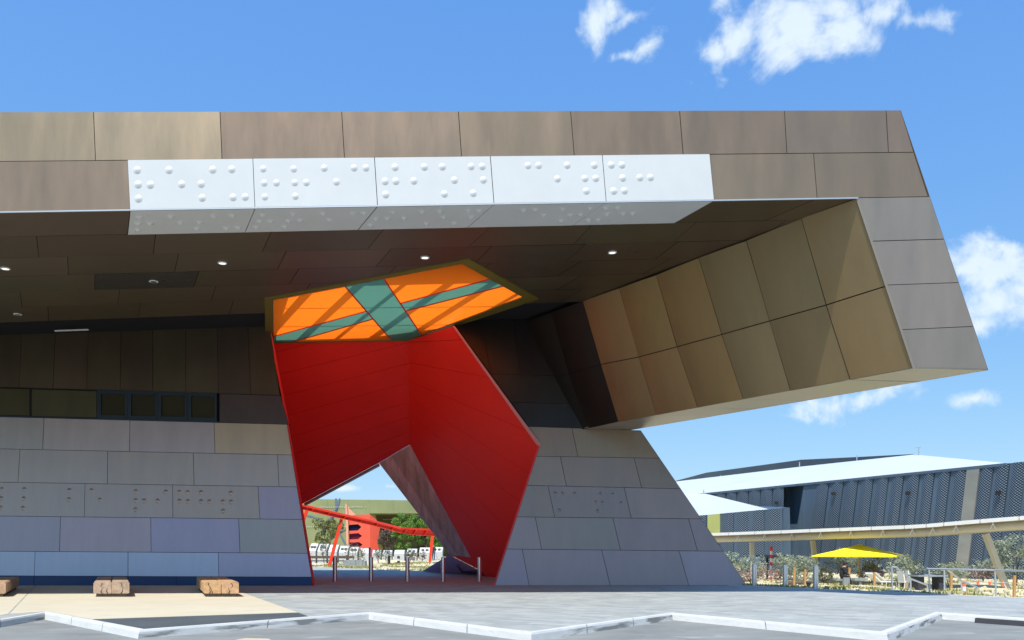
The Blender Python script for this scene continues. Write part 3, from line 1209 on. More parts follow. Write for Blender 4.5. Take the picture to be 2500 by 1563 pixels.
# upper wall on the left, soffit shade put into its dark colour: vertical panels, window strip
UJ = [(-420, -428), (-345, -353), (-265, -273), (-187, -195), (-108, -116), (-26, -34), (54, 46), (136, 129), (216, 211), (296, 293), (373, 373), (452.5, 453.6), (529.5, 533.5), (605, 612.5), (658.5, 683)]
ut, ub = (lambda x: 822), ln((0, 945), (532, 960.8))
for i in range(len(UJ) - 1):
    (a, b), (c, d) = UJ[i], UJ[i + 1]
    ppanel('upper_wall_panel', [(a, ut(a) - 25), (c, ut(c) - 25), (d, ub(d)), (b, ub(b))], WUP, mus, M['bronze'], color=vary(C_SHADED if i < 12 else (.14, .10, .07), .12))
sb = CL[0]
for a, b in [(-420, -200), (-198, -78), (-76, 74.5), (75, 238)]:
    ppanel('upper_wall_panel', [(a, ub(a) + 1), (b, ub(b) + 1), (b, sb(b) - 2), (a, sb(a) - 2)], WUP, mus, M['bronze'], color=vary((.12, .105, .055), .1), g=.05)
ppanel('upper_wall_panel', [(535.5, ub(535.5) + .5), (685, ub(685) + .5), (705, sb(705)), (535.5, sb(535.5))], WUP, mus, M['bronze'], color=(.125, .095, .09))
for (a, b, y0, y1) in [(247.7, 306.7, 962, 1014.5), (321.8, 380, 964, 1016.5), (395, 452.5, 966.5, 1018), (468, 525, 968.7, 1020.5)]:
    wl_, wr_ = a - 9.5, b + 5
    outer = [WUP.h2(wl_, ub(wl_) + 1), WUP.h2(wr_, ub(wr_) + 1), WUP.h2(wr_, sb(wr_) - 2), WUP.h2(wl_, sb(wl_) - 2)]
    inner = [WUP.h2(a, y0), WUP.h2(b, y0 + 1.2), WUP.h2(b, y1 + 1.2), WUP.h2(a, y1)]
    mb = MB()
    for p in subtract(outer, inner):
        mb.prism([WUP.up(q, -.05) for q in p], WUP.n * .11)
    fr = mb.build('window', M['frame_blue'], mus)
    MB().poly([WUP.up(q, .0) for q in ccw(inner)]).build('pane', M['glass'], fr)
mb = MB()
mb.prism([WUP.hit(-420, sb(-420) - 2.5) + WUP.n * .05, WUP.hit(535, sb(535) - 2.5) + WUP.n * .05, WUP.hit(535, sb(535) + .5) + WUP.n * .05, WUP.hit(-420, sb(-420) + .5) + WUP.n * .05], -WUP.n * .15)
mb.build('window_sill', M['frame_blue'], mus)

# right pier, lower part
CR = [ln((1290, 1041.5), (1564, 1050.5)), ln((1313, 1114), (1609, 1119)), ln((1284, 1185), (1662, 1193.5)), ln((1261, 1262), (1708, 1267)), ln((1230, 1340.5), (1763, 1346)), ln((1206, 1430), (1824, 1430))]
pe = lx((1564, 1050.5), (1824, 1430))
pc = lx((1318, 1088), (1208, 1430))
pbx = lx((1107, 797), (1318, 1088))


def solve(fx, line, x):
    for _ in range(8):
        x = fx(line(x))
    return x


RX = [solve(pe, l, 1600) for l in CR]
LX = [solve(pbx, CR[0], 1290)] + [solve(pc, l, 1280) for l in CR[1:]]
RJ = [[(1396, 1411)], [(1367.8, 1383), (1548, 1566.5)], [(1337.8, 1354.6), (1523.6, 1541.4)], [(1306.5, 1322.5), (1496.4, 1515), (1681, 1703)], [(1275, 1292), (1468.5, 1490), (1657.7, 1682)]]
rcols = [[(0.302, 0.209, 0.153), (0.290, 0.209, 0.135)], [(0.302, 0.224, 0.177)], [(0.302, 0.230, 0.200), (0.296, 0.230, 0.209)], [(0.313, 0.245, 0.242), (0.296, 0.240, 0.219), (0.307, 0.240, 0.233)], [(0.336, 0.270, 0.298), (0.307, 0.245, 0.251), (0.307, 0.245, 0.251)]]
rows_r = []
for k in range(5):
    js = [(LX[k], LX[k + 1])] + RJ[k] + [(RX[k], RX[k + 1])]
    if k == 0:
        # first panel follows the portal's bent edge
        t_, b_ = CR[0], CR[1]
        a, b = js[1]
        ppanel('wall_panel', [(LX[0], t_(LX[0])), (a, t_(a)), (b, b_(b)), (LX[1], b_(LX[1])), (1318, 1088)], WLO, mus, M['bronze'], color=vary(rcols[0][0], .05))
        js = js[1:]
        rows_r.append(course(CR, 0, js, WLO, [rcols[0][1]]))
    else:
        rows_r.append(course(CR, k, js, WLO, rcols[k]))
ZP = 3.266
dots(rows_r[2][1], WLO, [(1200 + x / ZP, 1000 + y / ZP) for x, y in [(507, 670), (565, 670), (660, 672), (540, 805), (868, 675), (830, 740), (885, 745), (845, 810), (965, 678), (1035, 745)]], .095, DOME_B, 'pressed_dot', color=(.26, .225, .215))
# right pier, upper part: soffit shade put into the near-black colours
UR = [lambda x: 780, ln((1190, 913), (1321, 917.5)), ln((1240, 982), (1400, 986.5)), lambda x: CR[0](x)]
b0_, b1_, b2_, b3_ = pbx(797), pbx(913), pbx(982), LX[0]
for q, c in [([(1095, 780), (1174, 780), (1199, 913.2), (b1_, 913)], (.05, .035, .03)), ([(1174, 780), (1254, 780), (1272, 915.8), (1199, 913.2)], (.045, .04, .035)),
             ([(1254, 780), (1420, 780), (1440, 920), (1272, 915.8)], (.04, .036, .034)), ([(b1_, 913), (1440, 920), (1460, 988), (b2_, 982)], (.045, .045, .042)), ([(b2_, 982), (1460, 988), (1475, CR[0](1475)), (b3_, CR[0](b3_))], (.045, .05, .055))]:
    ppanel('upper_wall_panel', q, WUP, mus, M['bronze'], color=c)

# ---------------- red portal
A_ = CEIL.hit(996, 832)
A0_ = CEIL.hit(664, 838)
J_ = at(742, 1229, 48)
PLF = Plane.pts(A_, A0_, J_)
G2_ = PLF.hit(1001, 1086)
K_ = PLF.hit(925, 1131)
C_ = WLO.hit(1318, 1088)
PRF = Plane.pts(A_, G2_, C_)
Bp = PRF.hit(1107, 796)
M_ = PRF.hit(1149, 1361)
L_ = PRF.hit(1097.7, 1354.8)


def strips(poly, lines, pl, name, m, side_probe, colors=None, **k):
    """cut a polygon (2D) by px lines listed from top to bottom"""
    rest = ccw(poly)
    for i, (a, b) in enumerate(lines):
        a2, b2 = pl.h2(*a), pl.h2(*b)
        pr = pl.h2(*side_probe)
        left = ((b2[0] - a2[0]) * (pr[1] - a2[1]) - (b2[1] - a2[1]) * (pr[0] - a2[0])) > 0
        up = clip_half(rest, a2, b2, left)
        rest = clip_half(rest, a2, b2, not left)
        if len(up) > 2 and abs(area2(up)) > .01:
            panel(name, up, pl, mus, m, color=colors[i % len(colors)] if colors else None, **k)
        if len(rest) < 3:
            return
    if abs(area2(rest)) > .01:
        panel(name, rest, pl, mus, m, color=colors[len(lines) % len(colors)] if colors else None, **k)


polyL = [PLF.to2(A0_), PLF.to2(A_), PLF.h2(1001, 1086), PLF.h2(925, 1131), PLF.h2(742, 1229), PLF.h2(700, 1250)]
strips(polyL, [((674.6, 859.6), (760, 838)), ((687.8, 912.5), (997, 836.4)), ((697.7, 965), (1002, 886)), ((707.6, 1013), (1005, 932)), ((717.5, 1063), (1007, 978.6)), ((747, 1099), (1005, 1015)), ((724, 1165), (1000, 1052)), ((735, 1208), (1000, 1082))],
       PLF, 'red_panel', M['red'], (800, 600), g=.010, jit=.002)
polyR = [PRF.h2(996, 832), PRF.h2(1107, 796), PRF.h2(1319.5, 1088), PRF.h2(1222, 1440), PRF.h2(1168, 1391), PRF.to2(L_), PRF.to2(M_), PRF.to2(G2_)]
strips(polyR, [((998.6, 836), (1103, 831)), ((1003.6, 887), (1162, 916)), ((1007, 934), (1258, 1040)), ((1005, 974), (1290, 1156)), ((1004, 1015), (1270, 1228)), ((1003, 1050), (1250, 1302)), ((1002, 1073), (1230, 1372))],
       PRF, 'red_panel', M['red'], (1100, 700), g=.010, jit=.002)
# bronze facet under the ridge: long planks
PBF = Plane.pts(K_, G2_, L_)
for i in range(5):
    t0, t1_ = i / 5, (i + 1) / 5
    q = [K_.lerp(G2_, t0), K_.lerp(G2_, t1_), L_.lerp(M_, t1_), L_.lerp(M_, t0)]
    q[0], q[3] = q[0].lerp(q[1], .015), q[3].lerp(q[2], .015)
    MB().prism(q, Vector((.03, .03, .03))).build('bronze_plank', M['brown'], mus, color=vary((.62, .48, .42), .14))
MB().tube(A_, G2_, .035, seg=6).build('ridge_trim', M['red'], mus)
# pale underside edge along the far rim of the left facet
rim = [PLF.hit(742, 1229), PLF.hit(925, 1131)]
MB().prism([rim[0], rim[1], rim[1] + Vector((0, .25, -.05)), rim[0] + Vector((0, .25, -.05))], Vector((.02, 0, -.10))).build('rim_trim', M['brown'], mus, color=(.35, .22, .17))
# reveals and closing faces
el0, el1 = WLO.hit(764, 1430), WUP.hit(655, 800)
elc = WLO.hit(edgeL(1036.6), 1036.6)
mb = MB()
mb.poly([el0, elc, elc + Vector((.05, .22, 0)), el0 + Vector((.05, .22, 0))])
mb.poly([elc, el1, el1 + Vector((.05, .22, 0)), elc + Vector((.05, .22, 0))])
mb.build('portal_edge', M['red_edge'], mus)
bk_ = Vector((-14.5, 54, 0))
mb = MB()
mb.poly([el0 + Vector((.02, .22, 0)), elc + Vector((.02, .22, 0)), PLF.up(polyL[5]), bk_])
mb.poly([elc + Vector((.02, .22, 0)), el1 + Vector((.0, .22, 0)), A0_, PLF.up(polyL[5])])
mb.build('portal_side_wall', M['red'], mus)
eb = [Bp, C_, WLO.hit(1208, 1430)]
mb = MB()
n_up = Vector((.5, -.4, .75)).normalized()
w0 = WUP.hit(1107, 797)
mb.prism([PRF.hit(x, y) + PRF.n * .01 for x, y in ((1107, 796), (1110.5, 796), (1321, 1086.5), (1318.5, 1090), (1312, 1086))], PRF.n * .03)
mb.build('portal_edge', M['lit_edge'], mus)  # light caught on the red edge, put into its pale colour
mb = MB()
e_ = WLO.hit(1208, 1430)
mb.poly([C_, e_, e_ + Vector((-.07, -.02, 0)), C_ + Vector((-.06, -.02, 0))])
Epr = PRF.hit(1204, 1401)
mb.poly([C_, e_, Vector((Epr.x + 1.2, Epr.y, 0))])
mb.build('portal_edge', M['red_edge'], mus)
# dark sheathing behind the cladding, so that no joint lets daylight through
mb = MB()
for pl_, pxs, o_ in ((WUP, [(-1100, 780), (652, 780), (700, 1036), (-1100, 1018 - 40)], -.20), (WLO, [(-1100, 985), (705, 1033), (760, 1431), (-1100, 1429)], -.20),
                     (WUP, [(1108, 780), (1480, 780), (1480, 1049), (1290, 1041)], -.20), (WLO, [(1290, 1041), (1564, 1050), (1823, 1430), (1212, 1430), (1319, 1088)], -.20), (INN, [(2100, 490), (1250, 798), (1350, 1062), (2230, 897)], -.12),
                     (FAS, [(-1500, 276), (2195, 271), (2409, 902), (2236, 896), (2098, 481), (-1500, 540)], -.12)):
    mb.poly([pl_.hit(*p) + pl_.n * o_ for p in pxs])
for pl_, poly_ in ((PLF, polyL), (PRF, polyR)):
    mb.poly([pl_.up(q, -.10) for q in poly_])
mb.build('sheathing', M['tray'], mus)
# right pier: hidden outer side, rear
pr0, pr1 = WLO.hit(1824, 1430), WLO.hit(1564, 1050.5)
MB().poly([pr0, pr1, pr1 + Vector((-3, 14, 0)), pr0 + Vector((-2, 16, 0))]).build('pier_side', M['bronze'], mus, color=C_GREY)
# the purple foot behind the pier
toe = gnd(1029, 1395.5)
tow = gnd(1080, 1396)
q0, q1, q2 = L_ + Vector((0, -.05, 0)), PRF.hit(1168, 1391) + Vector((0, -.06, 0)), PRF.hit(1206, 1401) + Vector((0, -.08, 0))
g0, g1, g2 = Vector((-4.4, 54.5, 0)), gnd(1130, 1400), gnd(1212, 1406)
for pts in ([toe, g0, q0], [g0, gnd(1108, 1398.5), q0.lerp(q1, .45), q0], [gnd(1108, 1398.5), gnd(1160, 1402), q1, q0.lerp(q1, .45)], [gnd(1160, 1402), g2, q2, q1]):
    MB().poly(pts).build('foot_panel', M['purple'], mus)
MB().poly([toe, q0, L_ + Vector((.6, 2.5, -1.2)), ]).build('foot_panel', M['purple'], mus)

# lights in the soffit
def downlight(x, y, lit, lab):
    p = CEIL.hit(x, y) + CEIL.n * .012
    if lit:
        t = thing('downlight', lab, 'ceiling light', p, 'lit soffit downlights')
    else:
        t = thing('downlight', lab, 'ceiling light', p, 'unlit soffit downlights')
    q = CEIL.n.to_track_quat('Z', 'Y')
    seg, r0, r1 = 20, .155, .115
    mb = MB()
    for k in range(seg):
        a, b = 2 * math.pi * k / seg, 2 * math.pi * (k + 1) / seg
        f = lambda r, t_, z: p + q @ Vector((r * math.cos(t_), r * math.sin(t_), z))
        mb.poly([f(r1, a, .02), f(r0, a, .012), f(r0, b, .012), f(r1, b, .02)])
        mb.poly([f(r0, a, .012), f(r0, a, -.02), f(r0, b, -.02), f(r0, b, .012)])
    mb.build('rim', M['white'], t, smooth=False)
    MB().poly([p + q @ Vector((r1 * math.cos(2 * math.pi * k / seg), r1 * math.sin(2 * math.pi * k / seg), .006 if lit else -.004)) for k in range(seg)]).build('lens', M['light'] if lit else M['black'], t)
    return t


for x, y, l in ((13, 655.5, 'lit round downlight at the left picture edge'), (543, 642, 'lit round downlight left of the orange skylight'), (1037.5, 628.5, 'lit round downlight just above the orange skylight'), (1495, 616, 'lit round downlight between the orange skylight and the brown arm')):
    downlight(x, y, True, l)
for x, y, l in ((375, 687, 'unlit downlight with pale rim in the dark panel with pressed dots'), (43, 767.5, 'unlit downlight with pale rim above the white strip light')):
    downlight(x, y, False, l)
sp = [CEIL.hit(134, 806.5), CEIL.hit(216, 803.5)]
o = MB().beam(sp[0] + CEIL.n * .03, sp[1] + CEIL.n * .03, .07, .05).build('strip_light', M['white'], origin=sp[0])
tag(o, 'thin white strip light in the dark gap above the wall', 'strip light')

# ================================================================== TIMBER BENCHES
def bench(fl, fr_, bl, br, label, colr):
    """a long block of two baulks: front-left, front-right, back-left, back-right on the ground"""
    t = thing('timber_bench', label, 'bench', (fl + br) / 2, 'timber benches along the left wall')
    zb, zt = .115, .50
    base = [fl.lerp(fr_, .07), fl.lerp(fr_, .93), bl.lerp(br, .93), bl.lerp(br, .07)]
    base = [p + (bl - fl).normalized() * (.07 if i < 2 else -.1) for i, p in enumerate(base)]
    MB().prism([p + Vector((0, 0, .006)) for p in base], (0, 0, zb - .004)).build('base', M['bark'], t)
    for h in (0, 1):
        s0, s1_ = (0, .497) if h == 0 else (.503, 1)
        c = colr[h]
        rg = random.Random(int(fl.x * 100) + h)
        prof = [(s0, zb + .03), (s0 + .03, zb), (s1_ - .012, zb), (s1_, zb + .02), (s1_, zt - .05), (s1_ - .03, zt - .004 if h == 0 else zt), (s0 + .04, zt + rg.uniform(-.01, .01)), (s0, zt - .04)]
        if h == 1:
            prof = [(s0, zb + .02), (s0 + .012, zb), (s1_ - .03, zb), (s1_, zb + .03), (s1_, zt - .035), (s1_ - .03, zt), (s0 + .03, zt), (s0, zt - .05)]
        nseg = 8
        mb = MB()
        rows = []
        for k in range(nseg + 1):
            u = k / nseg
            a, b = fl.lerp(bl, u), fr_.lerp(br, u)
            j = Vector((rg.uniform(-.012, .012), 0, rg.uniform(-.008, .008)))
            rows.append([a.lerp(b, s) + Vector((0, 0, z)) + j for s, z in prof])
        for r in rows:
            mb.v += r
        n = len(prof)
        for k in range(nseg):
            for i in range(n):
                a = k * n + i
                b = k * n + (i + 1) % n
                mb.f.append((a, b, b + n, a + n))
                mb.mi.append(0)
        mb.f += [tuple(range(n - 1, -1, -1)), tuple(range(nseg * n, nseg * n + n))]
        mb.mi += [0, 0]
        beam = mb.build('timber', M['timber'], t, color=c)
        # weathering cracks in the end grain: thin dark wedges let into the face
        cr = MB()
        fdir = (fl - bl).normalized()
        for _ in range(2 if h else 3):
            s = rg.uniform(s0 + .1, s1_ - .1)
            z = rg.choice([zb + .01, zt - .03])
            sg = 1 if z < .3 else -1
            pts = []
            for q in range(5):
                pts.append((s, z))
                s += rg.uniform(-.05, .05)
                z += sg * rg.uniform(.035, .075)
            for q in range(4):
                (sa, za), (sb_, zb_) = pts[q], pts[q + 1]
                wa, wb = .012 * (1 - q / 4), .012 * (1 - (q + 1) / 4) + .001
                P = lambda s_, z_: fl.lerp(fr_, s_) + Vector((0, 0, z_)) + fdir * .012
                cr.poly([P(sa - wa, za), P(sa + wa, za), P(sb_ + wb, zb_), P(sb_ - wb, zb_)])
        cr.build('crack', M['black'], beam)
    return t


V = lambda x, y, z=0: Vector((x, y, z))
bench(V(-18.2, 26.6), V(-16.75, 26.6), V(-20.9, 31.7), V(-19.45, 31.7), 'timber bench cut off by the left picture edge', [(.38, .26, .17), (.40, .26, .16)])
bench(V(-13.85, 26.6), V(-12.66, 26.6), V(-16.35, 31.7), V(-15.2, 31.7), 'grey weathered timber bench with a round burnt knot, in the middle of the row', [(.40, .28, .20), (.38, .27, .19)])
bench(V(-10.2, 26.6), V(-9.05, 26.6), V(-12.45, 31.7), V(-11.3, 31.7), 'orange toned timber bench nearest the portal', [(.48, .29, .14), (.47, .28, .15)])

# ================================================================== BOLLARDS
def lathe(mb, c, prof, seg=20, mi=0):
    b = len(mb.v)
    for r, z in prof:
        for k in range(seg):
            a = 2 * math.pi * k / seg
            mb.v.append(Vector((c[0] + r * math.cos(a), c[1] + r * math.sin(a), c[2] + z)))
    for j in range(len(prof) - 1):
        for k in range(seg):
            a, d = b + j * seg + k, b + j * seg + (k + 1) % seg
            mb.f.append((a, d, d + seg, a + seg))
            mb.mi.append(mi)
    mb.f.append(tuple(range(b + (len(prof) - 1) * seg, b + len(prof) * seg)))
    mb.mi.append(mi)
    return mb


def make_bollard(name, r, h, p, label, group):
    t = thing(name, label, 'bollard', p, group)
    lathe(MB(), p, [(r, .004), (r, h - .012)], 24).build('post', M['steel'], t, smooth=True)
    lathe(MB(), p, [(r + .002, h - .03), (r + .002, h - .012), (r - .008, h), (r * .5, h + .004)], 24).build('cap', M['steel'], t, smooth=True)
    lathe(MB(), p, [(r + .03, .003), (r + .03, .014), (r + .001, .016)], 24).build('base_ring', M['galv'], t, smooth=True)
    return t


def copy_thing(t, loc, label):
    c = t.copy()
    COL.objects.link(c)
    c.location = loc
    c['label'] = label
    for ch in list(t.children):
        d = ch.copy()
        COL.objects.link(d)
        d.parent = c
        for g in ch.children:
            e = g.copy()
            COL.objects.link(e)
            e.parent = d
    return c


bp_ = [gnd(x, 1420.5) for x in (817.6, 905.6, 994.6, 1081.8, 1171)]
bl_ = ['polished steel bollard nearest the left side of the red portal', 'polished steel bollard in front of the coral red wall, second in the portal row', 'polished steel bollard in the middle of the portal row',
       'polished steel bollard in front of the tip of the purple foot', 'polished steel bollard against the dark red facet, last on the right of the portal']
b0o = make_bollard('bollard', .105, 1.19, bp_[0], bl_[0], 'bollards across the red portal')
for p, l in zip(bp_[1:], bl_[1:]):
    copy_thing(b0o, p, l)
bq = [gnd(1842, 1431), gnd(1917, 1433.5), gnd(1991.5, 1437)]
bl2 = ['sunlit steel bollard closest to the bronze pier, at the garden edge', 'sunlit steel bollard between two others, right of the striped pole', 'sunlit steel bollard in front of the cream canopy column, left of the yellow umbrella']
b1o = make_bollard('bollard', .105, .94, bq[0], bl2[0], 'bollards along the garden edge')
for p, l in zip(bq[1:], bl2[1:]):
    copy_thing(b1o, p, l)

# ================================================================== THE GALLERY BUILDING (right)
ER, EL_ = at(2454, 1132, 60), at(1722, 1204, 92)
ez = (ER.z + EL_.z) / 2
GF = Plane.pts(ER, EL_, ER - Vector((0, 0, 5)))
gal = thing('gallery_building', 'dark perforated metal clad building with folded white roof', 'building', V(38, 75, 0))


def perf_panel(quad, fold=.12, parent=gal):
    """quad: top-left, top-right, bottom-right, bottom-left (world). V-folded perforated sheet"""
    tl, tr, br, bl = quad
    n = GF.n
    mt, mb_ = tl.lerp(tr, .5) + n * fold, bl.lerp(br, .5) + n * fold
    m_ = MB()
    m_.v = [tl, mt, tr, bl, mb_, br]
    m_.f = [(0, 3, 4, 1), (1, 4, 5, 2)]
    m_.mi = [0, 0]
    h = (tl - bl).length
    w = (tr - tl).length
    skew = 0.0
    m_.uv = [(0, h), (w / 2, h), (w, h), (skew, 0), (w / 2 + skew, 0), (w + skew, 0)]
    return m_.build('perforated_panel', M['perf'], parent)


eave = ln((1722, 1204), (2454, 1132))
GZ = -.75
SLOPE = -.125


def gbot(x, pl, z=GZ):
    """pixel row where plane pl meets height z at column x (sloped line down from x at the eave)"""
    lo, hi = 1340.5, 1450
    for _ in range(30):
        mid = (lo + hi) / 2
        p = pl.hit(x, mid)
        if p.z > z:
            lo = mid
        else:
            hi = mid
    return lo


def facade_strip(xa, xb, pl, top, slope, kind, parent=gal, z=GZ, offp=0.0):
    ya, yb = top(xa), top(xb)
    xab = xa + slope * (1400 - ya)
    xbb = xb + slope * (1400 - yb)
    quad = [pl.hit(xa, ya), pl.hit(xb, yb), pl.hit(xbb, gbot(xbb, pl, z)), pl.hit(xab, gbot(xab, pl, z))]
    if kind == 'perf':
        return perf_panel(quad, parent=parent)
    n = pl.n
    mb = MB()
    quad = [q + n * offp for q in quad]
    mb.prism(quad, -n * .12)
    nm, mt = {'plain': ('folded_strip', 'slate'), 'stone': ('pale_strip', 'stone_strip'), 'dark': ('recess_panel', 'slate_dark')}[kind]
    return mb.build(nm, M[mt], parent)


ZG = lambda x: x / 2.813 + 1640
tops = [(1000, 1080), (1105, 1180), (1205, 1280), (1310, 1385), (1415, 1490), (1520, 1595), (1625, 1705), (1735, 1805), (1840, 1915), (1950, 2030), (2125, 2210), (2235, 2320), (2345, 2430), (2455, 2540), (2565, 2650), (2675, 2760), (2785, 2870)]
prev = 905
for (a, b) in tops:
    if a == 2125:
        facade_strip(ZG(2034), ZG(2120), GF, eave, SLOPE, 'stone', offp=.10)
        facade_strip(ZG(2119), ZG(2127), GF, eave, SLOPE, 'plain')
        facade_strip(ZG(a), ZG(b), GF, eave, SLOPE, 'perf')
        prev = b
        continue
    facade_strip(ZG(prev), ZG(a), GF, eave, SLOPE, 'plain', offp=-.06)
    facade_strip(ZG(a), ZG(b), GF, eave, SLOPE, 'perf')
    prev = b
# deep recess left of the strips, then the upright strips farther left
facade_strip(ZG(772), ZG(908), Plane(GF.p - GF.n * 1.4, GF.n), eave, -.05, 'dark')
prev = 225
for a, b in [(150, 215), (238, 290), (300, 370), (380, 445), (455, 525), (533, 607), (615, 690), (700, 770)]:
    if a > 225:
        facade_strip(ZG(prev), ZG(a), GF, eave, -.01, 'plain', offp=-.05)
    facade_strip(ZG(a), ZG(b), GF, eave, -.01, 'perf')
    prev = b
mb = MB()
for pl_, x0_, x1_, tp_l, o_ in ((GF, 1600, 2870, eave, -1.5),):
    mb.poly([pl_.hit(x0_, tp_l(x0_)) + pl_.n * o_, pl_.hit(x1_, tp_l(x1_)) + pl_.n * o_, pl_.hit(x1_, tp_l(x1_)) + pl_.n * o_ - Vector((0, 0, 9)), pl_.hit(x0_, tp_l(x0_)) + pl_.n * o_ - Vector((0, 0, 9))])
for x0_, x1_ in ((1960, 2870), (1640, 1914)):
    mb.poly([GF.hit(x0_, eave(x0_)) - GF.n * .2, GF.hit(x1_, eave(x1_)) - GF.n * .2, GF.hit(x1_ - 38, gbot(x1_ - 38, GF)) - GF.n * .2, GF.hit(x0_ - 38, gbot(x0_ - 38, GF)) - GF.n * .2])
mb.build('inner_wall', M['slate'], gal)
# white roof and the dark clerestory behind it
rl0, rr0 = GF.hit(1600, eave(1600)), GF.hit(2456, eave(2456) - 1)
rdg = [at(1640, 1177, 112), at(1960, 1139, 90), at(2231, 1110, 74)]
n_ = Vector((0, 0, .28))
mb = MB()
tp = [rl0, rr0, rdg[2], rdg[1], rdg[0]]
mb.poly([rl0, rr0, rdg[2]])
mb.poly([rl0, rdg[2], rdg[1]])
mb.poly([rl0, rdg[1], rdg[0]])
mb.build('roof', M['white_roof'], gal)
MB().prism([rl0, rr0, rr0 + GF.n * .12, rl0 + GF.n * .12], (0, 0, -.22)).build('eave_trim', M['slate'], gal)
cl = [at(1635, 1180, 120), at(1650, 1174, 118), at(1725, 1154, 113), at(1956, 1122.5, 97), at(2091, 1116, 88), at(2232, 1108.6, 79)]
lowr = [p - Vector((0, 0, 6)) for p in cl]
mb = MB()
for i in range(len(cl) - 1):
    mb.poly([lowr[i], lowr[i + 1], cl[i + 1], cl[i]])
mb.build('clerestory', M['dark_roof'], gal)
# parapet continuing right, side and back of the building
far = GF.hit(2870, eave(2870))
MB().poly([far, far - Vector((0, 0, 12)), far + V(40, 40, -12), far + V(40, 40)]).build('side_wall', M['slate'], gal)
for x, y, d in [(1759, 1167, 104), (1952, 1136, 90), (2092, 1120, 82), (1718, 1204, 91), (2243, 1110, 73)]:
    p = at(x, y, d)
    mb = MB().tube(p - Vector((0, 0, .4)), p + Vector((0, 0, .35 if x != 2243 else .6)), .06, seg=6)
    if x == 2243:
        mb.beam(p + V(-.35, 0, .6), p + V(.2, 0, .66), .08, .06)
    mb.build('roof_vent', M['galv'], gal)
for x, y in [(ZG(1128), 1206), (ZG(1640), 1205), (ZG(2263), 1204), (ZG(736), 1228)]:
    p = GF.hit(x, y) + GF.n * .35
    MB().box(p, (.28, .28, .28)).build('camera_box', M['black'], gal)

# annex with its own white roof
AD = 78.0
AN = Plane.pts(at(1700, 1259, AD), at(1910, 1241, AD - 6), at(1700, 1300, AD))
anx = thing('annex_building', 'low perforated annex with lime panel and white triangular roof', 'building', V(21, 78, 0))
aeave = ln((1707, 1259), (1876, 1243.5))
atop = lambda x: aeave(x) if x < 1876 else 1243.5 - (x - 1876) * .08
prev = 150
for a, b, k in [(168, 238, 'perf'), (247, 332, 'lime'), (345, 425, 'perf'), (450, 530, 'perf'), (555, 635, 'perf'), (662, 745, 'perf')]:
    facade_strip(ZG(prev), ZG(a), AN, atop, -.005, 'plain', parent=anx, offp=-.05)
    if k == 'perf':
        facade_strip(ZG(a), ZG(b), AN, atop, -.005, 'perf', parent=anx)
    else:
        q = [AN.hit(ZG(a), atop(ZG(a))), AN.hit(ZG(b), atop(ZG(b))), AN.hit(ZG(b), 1306), AN.hit(ZG(a), 1306)]
        MB().prism([p + AN.n * .04 for p in q], -AN.n * .1).build('lime_panel', M['lime'], anx)
        facade_strip(ZG(a), ZG(b), AN, lambda x: 1306.5, -.005, 'perf', parent=anx)
    prev = b
facade_strip(ZG(745), ZG(766), AN, atop, 0, 'plain', parent=anx)
MB().poly([AN.hit(1640, aeave(1640) + 1) - AN.n * .2, AN.hit(1912, 1241) - AN.n * .2, AN.hit(1912, 1398) - AN.n * .2, AN.hit(1640, 1400) - AN.n * .2]).build('inner_wall', M['slate'], anx)
q = [AN.hit(1910, 1240), AN.hit(1928, 1239.5), AN.hit(1931.5, 1398), AN.hit(1912, 1398)]
MB().prism(q, Vector((0.6, 3.5, 0))).build('corner_block', M['slate'], anx)
tip, lowl, rt = at(1722, 1205.5, 90), AN.hit(1690, aeave(1690)), AN.hit(1877, 1243.4)
lup = at(1640, 1206, 94)
ll2 = AN.hit(1640, aeave(1640))
MB().poly([ll2, lowl, rt, tip]).poly([ll2, tip, lup]).build('roof', M['white_roof'], anx)
MB().poly([rt, AN.hit(1928, 1239.6), at(1850, 1235, 86), tip.lerp(rt, .8)]).build('parapet', M['slate_dark'], anx)

# ================================================================== COVERED WALKWAY
can = thing('covered_walkway', 'long cream walkway canopy with white segmented fascia', 'canopy', V(20, 50, 0))
cj = [(1640, 1305), (1700, 1303), (1778.6, 1300), (1842.6, 1297.6), (1907, 1295), (1977, 1292), (2050, 1289), (2127, 1286), (2208, 1282.7), (2261, 1279.5), (2304, 1275.6), (2392.6, 1268), (2488, 1260.5), (2590, 1251), (2700, 1241)]


def cdep(x):
    return 1 / (1 / 61 + (x - 1736) / (2500 - 1736) * (1 / 42 - 1 / 61))


